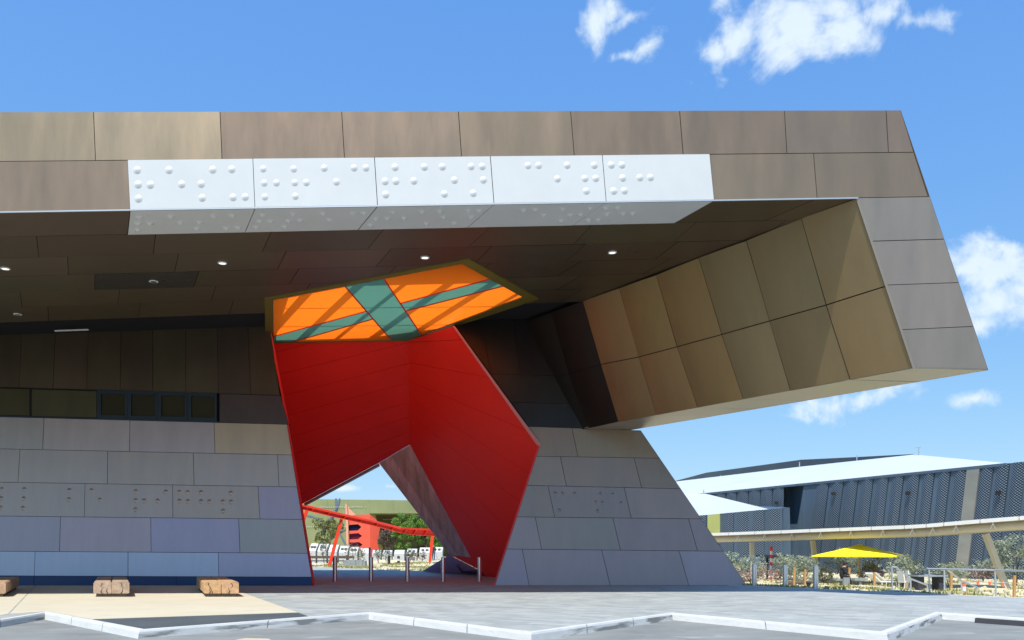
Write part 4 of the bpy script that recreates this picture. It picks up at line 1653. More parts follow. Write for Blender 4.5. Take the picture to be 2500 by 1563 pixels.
CPT = [at(x, y, cdep(x)) for x, y in cj]
BK = Vector((.62, .78, 0)).normalized()
for i in range(len(CPT) - 1):
    a, b = CPT[i], CPT[i + 1]
    g = (b - a).normalized() * .03
    a2, b2 = a + g, b - g
    MB().prism([a2, b2, b2 + BK * .10, a2 + BK * .10], (0, 0, -.21)).build('fascia_panel', M['white'], can)
    MB().prism([a + Vector((0, 0, -.03)) + BK * .1, b + Vector((0, 0, -.03)) + BK * .1, b + BK * 3.0 + Vector((0, 0, -.03)), a + BK * 3.0 + Vector((0, 0, -.03))], (0, 0, -.12)).build('roof_panel', M['cream'], can)
    MB().tube(a + BK * .62 + Vector((0, 0, -.47)), b + BK * .62 + Vector((0, 0, -.47)), .23, seg=14, cap=False).build('front_beam', M['cream'], can, smooth=True)
    MB().beam(a + BK * 2.7 + Vector((0, 0, -.42)), b + BK * 2.7 + Vector((0, 0, -.42)), .25, .5).build('rear_beam', M['cream'], can)
    if 1 <= i:
        m_ = a.lerp(b, .32)
        mb = MB()
        top = m_ + BK * .3 + Vector((0, 0, -.16))
        mb.tube(top, top + Vector((0, 0, -.12)), .03, seg=6)
        d_ = (b - a).normalized()
        mb.tube(top + Vector((0, 0, -.1)), top + d_ * .16 + Vector((0, 0, -.42)) - BK * .02, .032, seg=6)
        mb.tube(top + Vector((0, 0, -.1)), top - d_ * .16 + Vector((0, 0, -.42)) - BK * .02, .032, seg=6)
        mb.build('bracket', M['white'], can)
for (xt, yt, xb, d, yb) in [(1835, 1324, 1838, 59, 1409), (1984, 1320, 1996, 55, 1417), (2406, 1303, 2459, 44.5, 1441)]:
    p1, p0 = at(xt, yt, d), at(xb, yb, d)
    p0.z = gz(p0.x, p0.y) - .1
    MB().beam(p0, p1, .26, .34, up=(0, 1, 0)).build('column', M['cream'], can)

# ================================================================== PLANTS
def leaf_cloud(clumps, n, size, seed, flat=.5):
    """n leaf quads gathered in clumps [(centre, radius)]"""
    r = np.random.default_rng(seed)
    w = np.array([c[1] ** 2 for c in clumps])
    idx = r.choice(len(clumps), n, p=w / w.sum())
    cs = np.array([tuple(c[0]) for c in clumps])[idx]
    rs = np.array([c[1] for c in clumps])[idx]
    d = r.normal(size=(n, 3))
    d /= np.linalg.norm(d, axis=1, keepdims=True)
    rad = rs * r.uniform(.25, 1, n) ** .6
    pos = cs + d * rad[:, None] * np.array([1, 1, .75])
    u = r.normal(size=(n, 3))
    u /= np.linalg.norm(u, axis=1, keepdims=True)
    v = np.cross(u, r.normal(size=(n, 3)))
    v /= np.linalg.norm(v, axis=1, keepdims=True)
    s = size * r.uniform(.6, 1.3, n)[:, None]
    p0, p1, p2, p3 = pos - u * s, pos + v * s * flat, pos + u * s, pos - v * s * flat
    verts = np.stack([p0, p1, p2, p3], 1).reshape(-1, 3)
    return verts


def quads_mesh(name, verts, m):
    n = len(verts) // 4
    me = bpy.data.meshes.new(name)
    me.vertices.add(len(verts))
    me.vertices.foreach_set('co', verts.astype(np.float32).ravel())
    me.loops.add(n * 4)
    me.loops.foreach_set('vertex_index', np.arange(n * 4, dtype=np.int32))
    me.polygons.add(n)
    me.polygons.foreach_set('loop_start', np.arange(0, n * 4, 4, dtype=np.int32))
    me.polygons.foreach_set('loop_total', np.full(n, 4, dtype=np.int32))
    me.materials.append(m)
    me.update()
    me.validate()
    return me


def plant(name, label, cat, px, py, d, h, w, colors, seed, leaves=900, size=.07, stems=3, group=None, zbase=None, low=.25, trunk_r=.03, flowers=None):
    p = at(px, py, d)
    z = gz(p.x, p.y) if zbase is None else zbase
    p = Vector((p.x, p.y, z))
    t = thing(name, label, cat, p, group)
    r = random.Random(seed)
    mb = MB()
    clumps = []
    for k in range(stems):
        a = r.uniform(0, 6.28)
        top = p + Vector((math.cos(a) * w * .22, math.sin(a) * w * .22, h * r.uniform(.6, .85)))
        mid = p.lerp(top, .5) + Vector((r.uniform(-.06, .06), r.uniform(-.06, .06), 0))
        mb.tube(p - Vector((0, 0, .05)), mid, trunk_r, trunk_r * .7, 6).tube(mid, top, trunk_r * .7, trunk_r * .3, 6)
        for q in range(4):
            b = r.uniform(0, 6.28)
            s_ = mid.lerp(top, r.uniform(0, .9))
            e_ = s_ + Vector((math.cos(b) * w * .3, math.sin(b) * w * .3, h * r.uniform(.05, .2)))
            mb.tube(s_, e_, trunk_r * .35, trunk_r * .15, 4)
            clumps.append((e_, w * r.uniform(.12, .22)))
    mb.build('trunk', M['bark'], t)
    for k in range(34 if h < 5.5 else 90):
        a, u = r.uniform(0, 6.28), r.uniform(low, .95)
        ww = w * .5 * math.sqrt(max(0, 1 - ((u - .55) / .5) ** 2)) * r.uniform(.4, 1)
        clumps.append((p + Vector((math.cos(a) * ww, math.sin(a) * ww, h * u)), w * (r.uniform(.06, .16) if h < 5.5 else r.uniform(.04, .11))))
    r.shuffle(clumps)
    nc = len(colors)
    for i, c in enumerate(colors):
        part = [x for x in clumps if (x[0].z - p.z) / h >= .5] if nc == 2 and i == 0 else ([x for x in clumps if (x[0].z - p.z) / h < .55] if nc == 2 else clumps)
        if not part:
            continue
        o = link('crown', quads_mesh('crown', leaf_cloud([(x[0] - p, x[1]) for x in part], leaves // nc, size, seed + i), M['leaf']), t)
        o.color = (*c, 1)
    if flowers:
        o = link('blossom', quads_mesh('blossom', leaf_cloud([(x[0] - p, x[1] * .9) for x in clumps], flowers, size * .9, seed + 9), M['flower']), t)
    return t


SAGE, OLIVE_, PINKY, FRESH, GREYB = (.30, .345, .25), (.15, .18, .075), (.36, .25, .22), (.085, .22, .03), (.15, .125, .10)
GARD = 'saplings in the right-hand garden'
E_ = [
    ('leafy sapling half hidden behind the sloping edge of the bronze pier', 1782, 52, 2.0, 1.7, [SAGE]),
    ('two-tone sapling, green above and pink below, around the first canopy column', 1836, 50, 1.85, 2.7, [SAGE, PINKY]),
    ('grey-green sapling between the second and third garden bollards', 1922, 54, 2.0, 1.7, [SAGE]),
    ('broad grey-green sapling just left of the second canopy column', 1961, 50, 1.85, 2.0, [SAGE]),
    ('sapling behind the seated person in black', 2062, 56, 2.1, 2.3, [SAGE]),
    ('pinkish twiggy sapling to the right of the umbrella pole', 2128, 54, 1.75, 1.9, [SAGE, PINKY]),
    ('full green sapling behind the first sloping handrail', 2202, 48, 1.95, 2.2, [SAGE]),
    ('round sage sapling in front of the pale metal strip', 2316, 46, 1.55, 1.8, [SAGE]),
    ('pinkish grey sapling left of the leaning canopy column', 2400, 50, 1.5, 1.9, [SAGE, PINKY]),
    ('tall wide shrub at the right picture edge', 2482, 48, 3.1, 2.7, [SAGE]),
    ('low pinkish bush at the foot of the striped pole', 1899, 57, .75, 1.1, [PINKY]),
    ('small green plant right of the third garden bollard', 2010, 52, 1.0, 1.1, [SAGE]),
]
for i, (l, x, d, h, w, cs) in enumerate(E_):
    plant('sapling', l, 'sapling', x, 1400, d, h, w, cs, 100 + i, leaves=int(520 * h * w ** .5), size=.075, stems=3, group=GARD, low=.2 if h > 1.2 else .05)

# ground cover and pebbles
def scatter_cover():
    r = np.random.default_rng(3)
    V_ = []
    cnt = 0
    while cnt < 7500:
        s = r.uniform(.35, 34) if r.random() < .5 else r.uniform(.35, 12)
        tt_ = r.uniform(-54, 8)
        p = GE_A + GE_N * float(s) + GE_D * float(tt_)
        if p.x < -24 or p.x > 42:
            continue
        k = math.sin(p.x * .9 + p.y * .3) + math.sin(p.y * .7 - p.x * .35) + r.normal() * .7
        if k < .45:
            continue
        z = gz(p.x, p.y)
        hh = r.uniform(.04, .15)
        for b in range(4):
            a = r.uniform(0, 6.28)
            ca, sa = math.cos(a), math.sin(a)
            ox, oy = r.normal(0, .10, 2)
            wd = r.uniform(.02, .05)
            ln__ = r.uniform(.05, .16)
            b0 = (p.x + ox - sa * wd, p.y + oy + ca * wd, z - .02)
            b1 = (p.x + ox + sa * wd, p.y + oy - ca * wd, z - .02)
            t0 = (p.x + ox + ca * ln__ + sa * wd * .5, p.y + oy + sa * ln__ - ca * wd * .5, z + hh)
            t1 = (p.x + ox + ca * ln__ - sa * wd * .5, p.y + oy + sa * ln__ + ca * wd * .5, z + hh)
            V_ += [b0, b1, t0, t1]
        cnt += 1
    return np.array(V_)


gc = link('ground_cover', quads_mesh('ground_cover', scatter_cover(), M['leaf']))
gc.color = (.33, .33, .12, 1)
gc['kind'] = 'stuff'
tag(gc, 'low yellow-green ground cover plants over straw mulch', 'ground cover')


def rock_field():
    r = random.Random(8)
    mb = MB()
    n = 0
    while n < 700:
        p = GE_A + GE_N * r.uniform(.3, 22) + GE_D * r.uniform(-52, 8)
        if p.x < -24 or p.x > 42:
            continue
        s = r.uniform(.04, .15)
        z = gz(p.x, p.y)
        b = len(mb.v)
        for dx, dy, dz in ((1, 0, 0), (0, 1, 0), (-1, 0, 0), (0, -1, 0), (0, 0, .8), (0, 0, -.5)):
            mb.v.append(Vector((p.x + dx * s * r.uniform(.7, 1.3), p.y + dy * s * r.uniform(.7, 1.3), z + dz * s)))
        for f in ((0, 1, 4), (1, 2, 4), (2, 3, 4), (3, 0, 4), (1, 0, 5), (2, 1, 5), (3, 2, 5), (0, 3, 5)):
            mb.f.append(tuple(b + k for k in f))
            mb.mi.append(0)
        n += 1
    o = mb.build('garden_pebbles', M['concrete'])
    o['kind'] = 'stuff'
    tag(o, 'pale stones strewn over the garden beds', 'pebbles')


rock_field()

# ================================================================== GARDEN FURNITURE (right)
def on(px, d):
    p = at(px, 1400, d)
    return Vector((p.x, p.y, gz(p.x, p.y)))


u = on(2098, 52)
um = thing('garden_umbrella', 'large yellow square umbrella on an ochre pole', 'umbrella', u)
ze, zt = 1.6 - (1357 - 1340) / F * 52, 1.6 + (1340 - 1328.5) / F * 52
hw = 134 / F * 52
MB().tube(u - Vector((0, 0, .05)), Vector((u.x, u.y, zt - .05)), .062, seg=12).build('pole', M['yellow_pole'], um, smooth=True)
mb = MB()
ang = math.radians(14)
cor = []
for k in range(4):
    a = ang + k * math.pi / 2
    cor.append(Vector((u.x + hw * math.cos(a), u.y + hw * math.sin(a), ze)))
apex = Vector((u.x, u.y, zt))
hub = []
for k in range(4):
    mid = cor[k].lerp(cor[(k + 1) % 4], .5) + Vector((0, 0, .02))
    for a, b in ((cor[k], mid), (mid, cor[(k + 1) % 4])):
        m1, m2 = a.lerp(apex, .5) - Vector((0, 0, .035)), b.lerp(apex, .5) - Vector((0, 0, .035))
        mb.poly([a, b, m2, m1]).poly([m1, m2, apex])
    mb.poly([cor[k], cor[(k + 1) % 4], cor[(k + 1) % 4] - Vector((0, 0, .07)), cor[k] - Vector((0, 0, .07))])
mb.build('canopy', M['yellow'], um)
for k in range(4):
    MB().beam(cor[k] + Vector((0, 0, -.05)), apex - Vector((0, 0, .12)), .035, .035).build('rib', M['yellow_pole'], um)
MB().box((u.x, u.y, u.z + .05), (.5, .5, .1)).build('base', M['grey_block'], um)

# red and white striped pole
s0_ = on(1886, 58)
sp_ = thing('striped_pole', 'red and white striped marker pole in the planting', 'pole', s0_)
z0, z1 = s0_.z - .05, 1.6 + (1340 - 1336.5) / F * 58
for k in range(9):
    a, b = z0 + (z1 - z0) * k / 9, z0 + (z1 - z0) * (k + 1) / 9
    MB().tube((s0_.x - .09 + .02 * k * 0, s0_.y, a), (s0_.x - .09, s0_.y, b), .095, seg=12).build('red_band' if k % 2 == 0 else 'white_band', M['red_band' if k % 2 == 0 else 'white'], sp_)
MB().tube((s0_.x - .09, s0_.y, z1), (s0_.x - .09, s0_.y, z1 + .06), .11, .06, seg=12).build('cap', M['red_band'], sp_)

# dark flat shelters between the pier and the striped pole
for px, py, d, lab, wdt in [(1801, 1369, 56, 'dark flat-topped shelter partly behind the bronze pier', 2.6), (1873, 1362, 60, 'dark flat-topped shelter just left of the striped pole', 2.2)]:
    b = on(px, d)
    t = thing('flat_shelter', lab, 'shelter', b, 'dark shelters in the garden')
    zt_ = 1.6 + (1340 - py) / F * d
    mb = MB().prism([Vector((b.x - wdt / 2, b.y - .8, zt_)), Vector((b.x + wdt / 2, b.y - .8, zt_)), Vector((b.x + wdt / 2, b.y + .8, zt_)), Vector((b.x - wdt / 2, b.y + .8, zt_))], (0, 0, .22))
    mb.build('roof', M['slate_dark'], t)
    MB().tube(b - Vector((0, 0, .1)), Vector((b.x, b.y, zt_)), .09, seg=8).build('post', M['black'], t)

# stakes
for px, py0, d, lab in [(1938.5, 1384, 46, 'short pine stake by the second garden bollard'), (1965, 1390, 46, 'slim pine stake left of the dark bin light'), (2073, 1386, 50, 'pine stake behind the seated person'),
                        (2134, 1397, 47, 'reddish pine stake beside the white loungers'), (2212, 1401, 38, 'tall pine stake beside the white chair'), (2322, 1394, 44, 'thick pine stake below the round sage sapling'),
                        (2476, 1405, 36, 'weathered pine stake at the right picture edge')]:
    b = on(px, d)
    top = 1.6 + (1340 - py0) / F * d
    o = MB().prism([b + V(-.05, -.05, -.15), b + V(.05, -.05, -.15), b + V(.05, .05, -.15), b + V(-.05, .05, -.15)], (0.015, 0, top - b.z + .15)).build('timber_stake', M['plain_stake'], origin=b)
    tag(o, lab, 'stake', 'tree stakes in the garden')
for px, py0, d, lab, w in [(1974, 1401, 44, 'small black post light in the garden bed', .26)]:
    b = on(px, d)
    t = thing('post_light', lab, 'garden light', b)
    MB().tube(b - V(0, 0, .1), b + V(0, 0, .42), .11, seg=12).build('post', M['black'], t)
    MB().tube(b + V(0, 0, .42), b + V(0, 0, .5), .14, seg=12).build('head', M['dark_grey'], t)
logp = on(1955, 48)
o = MB().tube(logp + V(-.9, 0, .12), logp + V(1.0, .1, .12), .13, seg=10).build('garden_log', M['bark'], origin=logp)
tag(o, 'fallen brown log lying in the planting behind the bollards', 'log')

# concrete cube seat under the seated person, second small slab table
st = on(2063, 47)
t = thing('cube_seat', 'pale concrete cube seat under the person in black', 'seat', st)
MB().box(st + V(0, 0, .225), (.36, .5, .45)).build('block', M['grey_block'], t)
MB().box(st + V(-.32, .15, .30), (.42, .5, .10)).build('seat_slab', M['grey_block'], t)
tb = on(2098, 46.2)
t = thing('slab_table', 'low grey slab table beside the umbrella pole', 'table', tb)
MB().box(tb + V(0, 0, .32), (.72, .5, .14)).build('top', M['grey_block'], t)
MB().box(tb + V(0, 0, .12), (.12, .3, .26)).build('leg', M['grey_block'], t)

# white loungers
def lounger(px, d, rz, lab):
    b = on(px, d)
    t = thing('sun_lounger', lab, 'sun lounger', b, 'white sun loungers on the lawn')
    ca, sa = math.cos(rz), math.sin(rz)

    def P(x, y, z):
        return b + V(x * ca - y * sa, x * sa + y * ca, z)
    MB().prism([P(-.1, -.3, .26), P(1.1, -.3, .26), P(1.1, .3, .26), P(-.1, .3, .26)], (0, 0, .06)).build('seat', M['chair_white'], t)
    MB().prism([P(-.1, -.3, .26), P(-.1, .3, .26), P(-.75, .3, .78), P(-.75, -.3, .78)], Vector((.03, 0, .06))).build('backrest', M['chair_white'], t)
    for x in (0, 1.0):
        for y in (-.26, .26):
            MB().tube(P(x, y, -.03), P(x, y, .27), .025, seg=6).build('leg', M['chair_white'], t)


lounger(2146, 48, .25, 'white sun lounger with raised back, left of two')
lounger(2158, 50, .15, 'white sun lounger with raised back, right of two')


def chair(px, d, rz, lab):
    b = on(px, d)
    t = thing('garden_chair', lab, 'chair', b, 'white garden chairs')
    ca, sa = math.cos(rz), math.sin(rz)

    def P(x, y, z):
        return b + V(x * ca - y * sa, x * sa + y * ca, z)
    MB().prism([P(-.25, -.25, .43), P(.25, -.25, .43), P(.25, .25, .43), P(-.25, .25, .43)], (0, 0, .05)).build('seat', M['chair_white'], t)
    MB().prism([P(-.25, -.25, .48), P(-.25, .25, .48), P(-.33, .25, .95), P(-.33, -.25, .95)], Vector((.05, 0, .0))).build('backrest', M['chair_white'], t)
    for x in (-.22, .22):
        for y in (-.22, .22):
            MB().tube(P(x, y, -.03), P(x, y, .44), .022, seg=6).build('leg', M['chair_white'], t)


chair(2213, 36.5, .1, 'white chair with solid back behind the pine stake')
chair(2232, 36, -.2, 'white chair closest to the dark slab leg')
# dark table with slab legs
tb = on(2262, 34.5)
t = thing('garden_table', 'grey topped outdoor table on two charcoal slab legs', 'table', tb)
for dx, w in ((-.36, .26), (.50, .20)):
    MB().prism([tb + V(dx - w / 2, -.3, -.1), tb + V(dx + w / 2, -.3, -.1), tb + V(dx + w / 2, .3, -.1), tb + V(dx - w / 2, .3, -.1)], (-.03, 0, .86)).build('leg', M['dark_grey'], t)
MB().box(tb + V(.05, 0, .68), (1.25, .9, .07)).build('top', M['grey_block'], t)

# orange and white traffic post with flag line
tp_ = on(2354, 37)
t = thing('traffic_post', 'orange plastic traffic post with white band', 'traffic post', tp_)
for k, (a, b, m_) in enumerate([(-.05, .22, 'orange_pl'), (.22, .42, 'white'), (.42, .62, 'orange_pl')]):
    MB().tube(tp_ + V(0, 0, a), tp_ + V(0, 0, b), .075, seg=12).build('band', M[m_], t)
MB().tube(tp_ + V(0, 0, .62), tp_ + V(0, 0, .70), .11, .08, seg=12).build('cap', M['orange_pl'], t)
t = thing('flag_line', 'string of small orange warning flags behind the railing', 'flag line', tp_)
fpts = [tp_ + V(0, 0, .62)] + [at(x, y, d) for x, y, d in [(2384, 1418, 38), (2413, 1420, 38.5), (2445, 1422, 38), (2471, 1424, 37), (2500, 1426, 36)]]
mb = MB()
for a, b in zip(fpts, fpts[1:]):
    mb.tube(a, b, .012, seg=5, cap=False)
mb.build('string', M['white'], t)
for p in fpts[1:]:
    MB().prism([p, p + V(.16, .02, .0), p + V(.12, .03, -.2), p + V(.03, .01, -.17)], (0, .012, 0)).build('flag', M['orange_pl'], t)

# handrails
def railing(lab, posts, rails, r=.03):
    P0 = posts[0][0]
    t = thing('handrail', lab, 'railing', Vector((P0.x, P0.y, 0)), 'steel handrails at the garden steps')
    for a, b in posts:
        MB().tube(a, b, r, seg=10).build('post', M['galv'], t, smooth=True)
    for pts in rails:
        mb = MB()
        for a, b in zip(pts, pts[1:]):
            mb.tube(a, b, r * 1.1, seg=10)
        mb.build('rail', M['galv'], t, smooth=True)


def pst(xt, yt, xb, yb, d=None):
    if d is None:
        g_ = gnd(xb, yb)
        return (g_ - V(0, 0, .05), at(xt, yt, g_.y))
    g_ = at(xb, yb, d)
    return (g_ - V(0, 0, .2), at(xt, yt, d))


p1, p2, p3 = pst(2177, 1384, 2179, 1441.5), pst(2223, 1413, 2224, 1443, 31.6), pst(2264, 1429, 2265, 1445, 32.4)
railing('short steel handrail sloping down at the start of the garden steps', [p1, p2, p3], [[p1[1], at(2188, 1385, p1[1].y), p2[1], p3[1]]])
q1, q2, q3 = pst(2268, 1389, 2270, 1449), pst(2305, 1391, 2306.5, 1447.5, 29.6), pst(2429, 1392, 2432, 1456)
q4, q5 = pst(2347, 1418, 2349, 1451, 30.6), pst(2385, 1434, 2386, 1452, 31.2)
far_ = at(2640, 1397, 24.0)
q6 = (Vector((far_.x, far_.y, -.05)), far_)
railing('long steel handrail with level top rail running to the right edge', [q1, q2, q3, q4, q5, q6], [[at(2262, 1387.5, q1[1].y), q1[1], q3[1], far_], [at(2310, 1389, 29.6), q4[1], q5[1]]])
stp = thing('garden_steps', 'pale concrete landing strip below the handrails', 'steps', gnd(2230, 1446))
MB().prism([gnd(2150, 1443) + V(0, .0, -.1), gnd(2290, 1449.5) + V(0, 0, -.1), gnd(2290, 1449.5) + V(.9, .7, -.1), gnd(2150, 1443) + V(.9, .7, -.1)], (0, 0, .13)).build('step', M['concrete'], stp)

# wheel stop in the parking bay
ws0, ws1 = gnd(2379, 1521, -.15), gnd(2600, 1537, -.15)
dv = (ws1 - ws0).normalized()
nv = Vector((-dv.y, dv.x, 0))
t = MB()
prof = [(0, 0), (.16, 0), (.13, .115), (.03, .115)]
t.prism([ws0 + nv * a + V(0, 0, z) for a, z in prof], ws1 - ws0)
o = t.build('wheel_stop', M['dark_grey'], origin=ws0)
tag(o, 'dark rubber wheel stop lying in the right-hand parking bay', 'wheel stop')

# ================================================================== THROUGH THE PORTAL
WY = 112.0
WN = Plane((0, WY, 0), (0.04, -1, 0))
wing = thing('museum_wing', 'olive green museum wing with blue-grey stripes behind the portal', 'building', V(-25, WY, 0))
tpw = ln((773, 1219), (990, 1221.5))


def wq(pxs, pl=WN, off=0.0):
    return [pl.hit(x, y) + pl.n * off for x, y in pxs]


def gl(x, pl):
    return HY + F * 1.6 / pl.hit(x, 1345).y


wxs = [600, 690, 745, 800, 852, 903]
for a, b in zip(wxs, wxs[1:]):
    MB().prism(wq([(a, tpw(a)), (b - .25, tpw(b)), (b - .25, gl(b, WN)), (a, gl(a, WN))]), -WN.n * .4).build('wall_panel', M['green_wall'], wing)
for a, b in ((903, 960), (960, 1020), (1020, 1100), (1100, 1200)):
    MB().prism(wq([(a, tpw(a)), (b - .25, tpw(b)), (b - .25, 1253.5), (a, 1253.5)]), -WN.n * 8).build('overhang_panel', M['green_wall'], wing)
WB = Plane((0, WY + 6, 0), (0.04, -1, 0))
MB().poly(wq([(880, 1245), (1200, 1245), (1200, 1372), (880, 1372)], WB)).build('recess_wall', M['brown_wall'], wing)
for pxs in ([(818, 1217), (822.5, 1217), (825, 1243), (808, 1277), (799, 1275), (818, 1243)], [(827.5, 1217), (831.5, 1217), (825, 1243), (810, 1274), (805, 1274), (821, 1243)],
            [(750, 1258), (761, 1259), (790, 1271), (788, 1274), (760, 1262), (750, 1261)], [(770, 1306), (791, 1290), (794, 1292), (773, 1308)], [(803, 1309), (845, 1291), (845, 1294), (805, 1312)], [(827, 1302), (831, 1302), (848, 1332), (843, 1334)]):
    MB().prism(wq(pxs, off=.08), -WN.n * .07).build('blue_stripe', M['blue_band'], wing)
for x0, x1, y0, pl, st_ in ((782, 895, 1238, WN, 4.6), (750, 846, 1286, WN, 5.2), (937, 1040, 1269, WB, 4.4)):
    mb = MB()
    x = x0
    while x < x1:
        if rnd.random() < .82:
            p = pl.hit(x, y0 + rnd.uniform(-.6, .6)) + pl.n * .1
            mb.box(p, (.10, .06, .08))
        x += st_
    o = mb.build('white_dot_row', M['white'], wing)
    o['kind'] = 'stuff'
for pxs in ([(932, 1292), (945, 1296), (945, 1300), (931, 1296)], [(924, 1316), (938, 1316), (936, 1321), (922, 1320)]):
    MB().prism(wq(pxs, WB, .3), -WB.n * .2).build('dark_slot', M['navy_dark'], wing)

RW = Plane((0, 105, 0), (.10, -1, 0))
RW2 = Plane.pts(RW.hit(903, 1256), RW.hit(903, 1343), RW.hit(903, 1300) + Vector((1.6, .9, 0)))
rw = thing('sculptural_wall', 'coral red sculptural wall with spire and dark arrow openings', 'wall', RW.hit(880, 1370))
x4 = lambda pts: [(x / 6.538 + 730, y / 6.538 + 1200) for x, y in pts]
A1 = [(785, 535), (940, 522), (995, 568), (940, 622), (790, 630)]
A2 = [(797, 678), (945, 662), (1005, 710), (945, 760), (800, 768)]
A3 = [(800, 815), (960, 808), (1015, 850), (965, 892), (800, 890)]
outer = [(845.5, 1262), (868, 1257.2), (903, 1256), (903, 1372), (846, 1372)]
pieces = [[RW.h2(*p) for p in outer]]
for h in (A1, A2, A3):
    hh = [RW.h2(*p) for p in x4(h)]
    pieces = [y for p in pieces for y in subtract(p, hh)]
mb = MB()
for p in pieces:
    mb.poly([RW.up(q) for q in p])
mb.build('wall_face', M['coral'], rw)
for h, m_ in ((A1, 'navy_dark'), (A2, 'maroon'), (A3, 'maroon')):
    MB().poly([p - RW.n * .25 for p in wq(x4(h), RW)]).build('arrow_opening', M[m_], rw)  # dark sheets painted with the shade of deep openings
MB().prism(wq([(844, 1229.8), (847, 1236), (868, 1257), (846, 1262)], RW), -RW.n * .3).build('spire', M['coral_pale'], rw)
MB().prism(wq([(843.5, 1229.8), (847, 1232), (850.5, 1268), (852, 1372), (847.5, 1372)], RW, .25), -RW.n * .3).build('edge_post', M['coral_pale'], rw)
MB().prism(wq([(903, 1256), (919, 1269), (928, 1290), (921.5, 1322), (926, 1344), (926, 1372), (903, 1372)], RW2), -RW2.n * .3).build('wall_wing', M['coral'], rw)

# red raised beam on legs
rb = thing('red_beam', 'bright red steel channel sweeping down on two slanted legs', 'sculpture', at(880, 1382, 76))
rpt = [(600, 1213, 1228, 72), (742, 1231.5, 1244, 73), (822, 1251, 1263, 74.5), (900, 1268, 1280, 76), (978, 1287.5, 1300, 78), (1000, 1288.5, 1304, 79), (1052, 1291, 1308, 81), (1120, 1295, 1312, 84)]
zz = []
for (x, yt, yb, d) in rpt:
    zz.append((at(x, yt, d), at(x, yb, d)))
bkv = Vector((.15, 1, 0)).normalized()
for (a, b), (c, d) in zip(zz, zz[1:]):
    MB().prism([a, c, c + bkv * .5, a + bkv * .5], (0, 0, -.20)).build('top_flange', M['red_steel'], rb)
    MB().prism([a + bkv * .42 + V(0, 0, -.2), c + bkv * .42 + V(0, 0, -.2), c.lerp(d, 1) + bkv * .42, b + bkv * .42], bkv * .05).build('web', M['red_steel'], rb)
    MB().prism([b, d, d + bkv * .5, b + bkv * .5], (0, 0, -.06)).build('bottom_flange', M['red_steel'], rb)
    L__ = (c - a).length
    for k in range(max(1, round(L__ / 1.45))):
        u_ = (k + .5) / max(1, round(L__ / 1.45))
        t_, o_ = a.lerp(c, u_), b.lerp(d, u_)
        MB().prism([t_ + V(.12, 0, -.2), t_ + V(.17, 0, -.2), o_ + V(-.10, 0, 0), o_ + V(-.15, 0, 0)], bkv * .4).build('rib', M['red_steel'], rb)


def gx(px, d):
    p = at(px, 1380, d)
    return Vector((p.x, p.y, gz(p.x, p.y)))


for xt, yt, xb, d in ((834, 1268, 803, 75), (1056, 1308, 1049, 81), (749, 1247, 700, 74.5)):
    p1 = at(xt, yt, d)
    p0 = gx(xb, d) - V(0, 0, .1)
    p0.x = at(xb, 1380, d).x
    MB().beam(p0, p1, .26, .26, up=(0, 1, 0)).build('leg', M['red_steel'], rb)

# white barrier boxes with holes
wb_l = ['half hidden by the red edge of the left wall', 'behind the thin twin-stemmed sapling', 'crossed by the slanted red leg', 'just right of the slanted red leg', 'in front of the lowest maroon arrow', 'under the right half of the coral wall',
        'right of the dark red-topped marker', 'in the middle of the row', 'below the bright green tree', 'behind the pink flowers', 'tall, next to the right red leg', 'tall, right of the right red leg']
wbx = [(752, 771, 1327), (773.5, 797, 1328), (800, 823, 1330), (826, 849, 1333), (851, 873, 1335.5), (876, 905, 1339), (907.5, 930, 1343), (933, 957, 1343.5), (960.5, 988, 1343), (991, 1018, 1340), (1022, 1051, 1337), (1052, 1081, 1336)]
for i, (a, b, yt) in enumerate(wbx):
    d = 90 + .25 * i
    b0v = gx((a + b) / 2, d)
    t = thing('barrier_box', 'white folded barrier box ' + wb_l[i], 'barrier', b0v, 'white barrier boxes in the rear garden')
    w = (b - a) * .9 / F * d
    zt_ = 1.6 + (HY - yt) / F * d
    zk = b0v.z + (zt_ - b0v.z) * .62
    x0, x1, y = b0v.x - w / 2, b0v.x + w / 2, b0v.y
    lean = .45 * (1 - i / 7) if i < 7 else 0.1
    prof = [(y, b0v.z - .1), (y, zk), (y + .5, zt_), (y + 1.0, zt_), (y + 1.1, b0v.z - .1)]
    sh = lambda z: lean * max(0, (z - zk)) * .6
    mb = MB()
    n = len(prof)
    for s_ in (x0, x1):
        mb.v += [V(s_ + sh(z), yy, z) for yy, z in prof]
    for k in range(n):
        mb.f.append((k, n + k, n + (k + 1) % n, (k + 1) % n))
        mb.mi.append(0)
    mb.f += [tuple(range(n - 1, -1, -1)), tuple(range(n, 2 * n))]
    mb.mi += [0, 0]
    mb.build('body', M['barrier'], t)
    if i in (0, 1, 2, 3, 4, 9, 10, 11):
        for fx in ((.3, .7) if i != 2 else (.52,)):
            c = V(x0 + w * fx + sh((zk + zt_) / 2), y + .25, (zk + zt_) / 2)
            nn = Vector((0, -(zt_ - zk), .5)).normalized()
            qd = nn.to_track_quat('Z', 'Y')
            MB().poly([c + nn * .02 + qd @ Vector((.19 * math.cos(k * .628), .17 * math.sin(k * .628), 0)) for k in range(10)]).build('hole', M['black'], t)
    for k in range(3):
        c = V(x0 + w * (.42 + .05 * k), y - .012, b0v.z + (zk - b0v.z) * (.75 - .22 * k))
        MB().poly([c + V(.035 * math.cos(q * .785), 0, .045 * math.sin(q * .785)) for q in range(8)]).build('small_hole', M['black'], t)

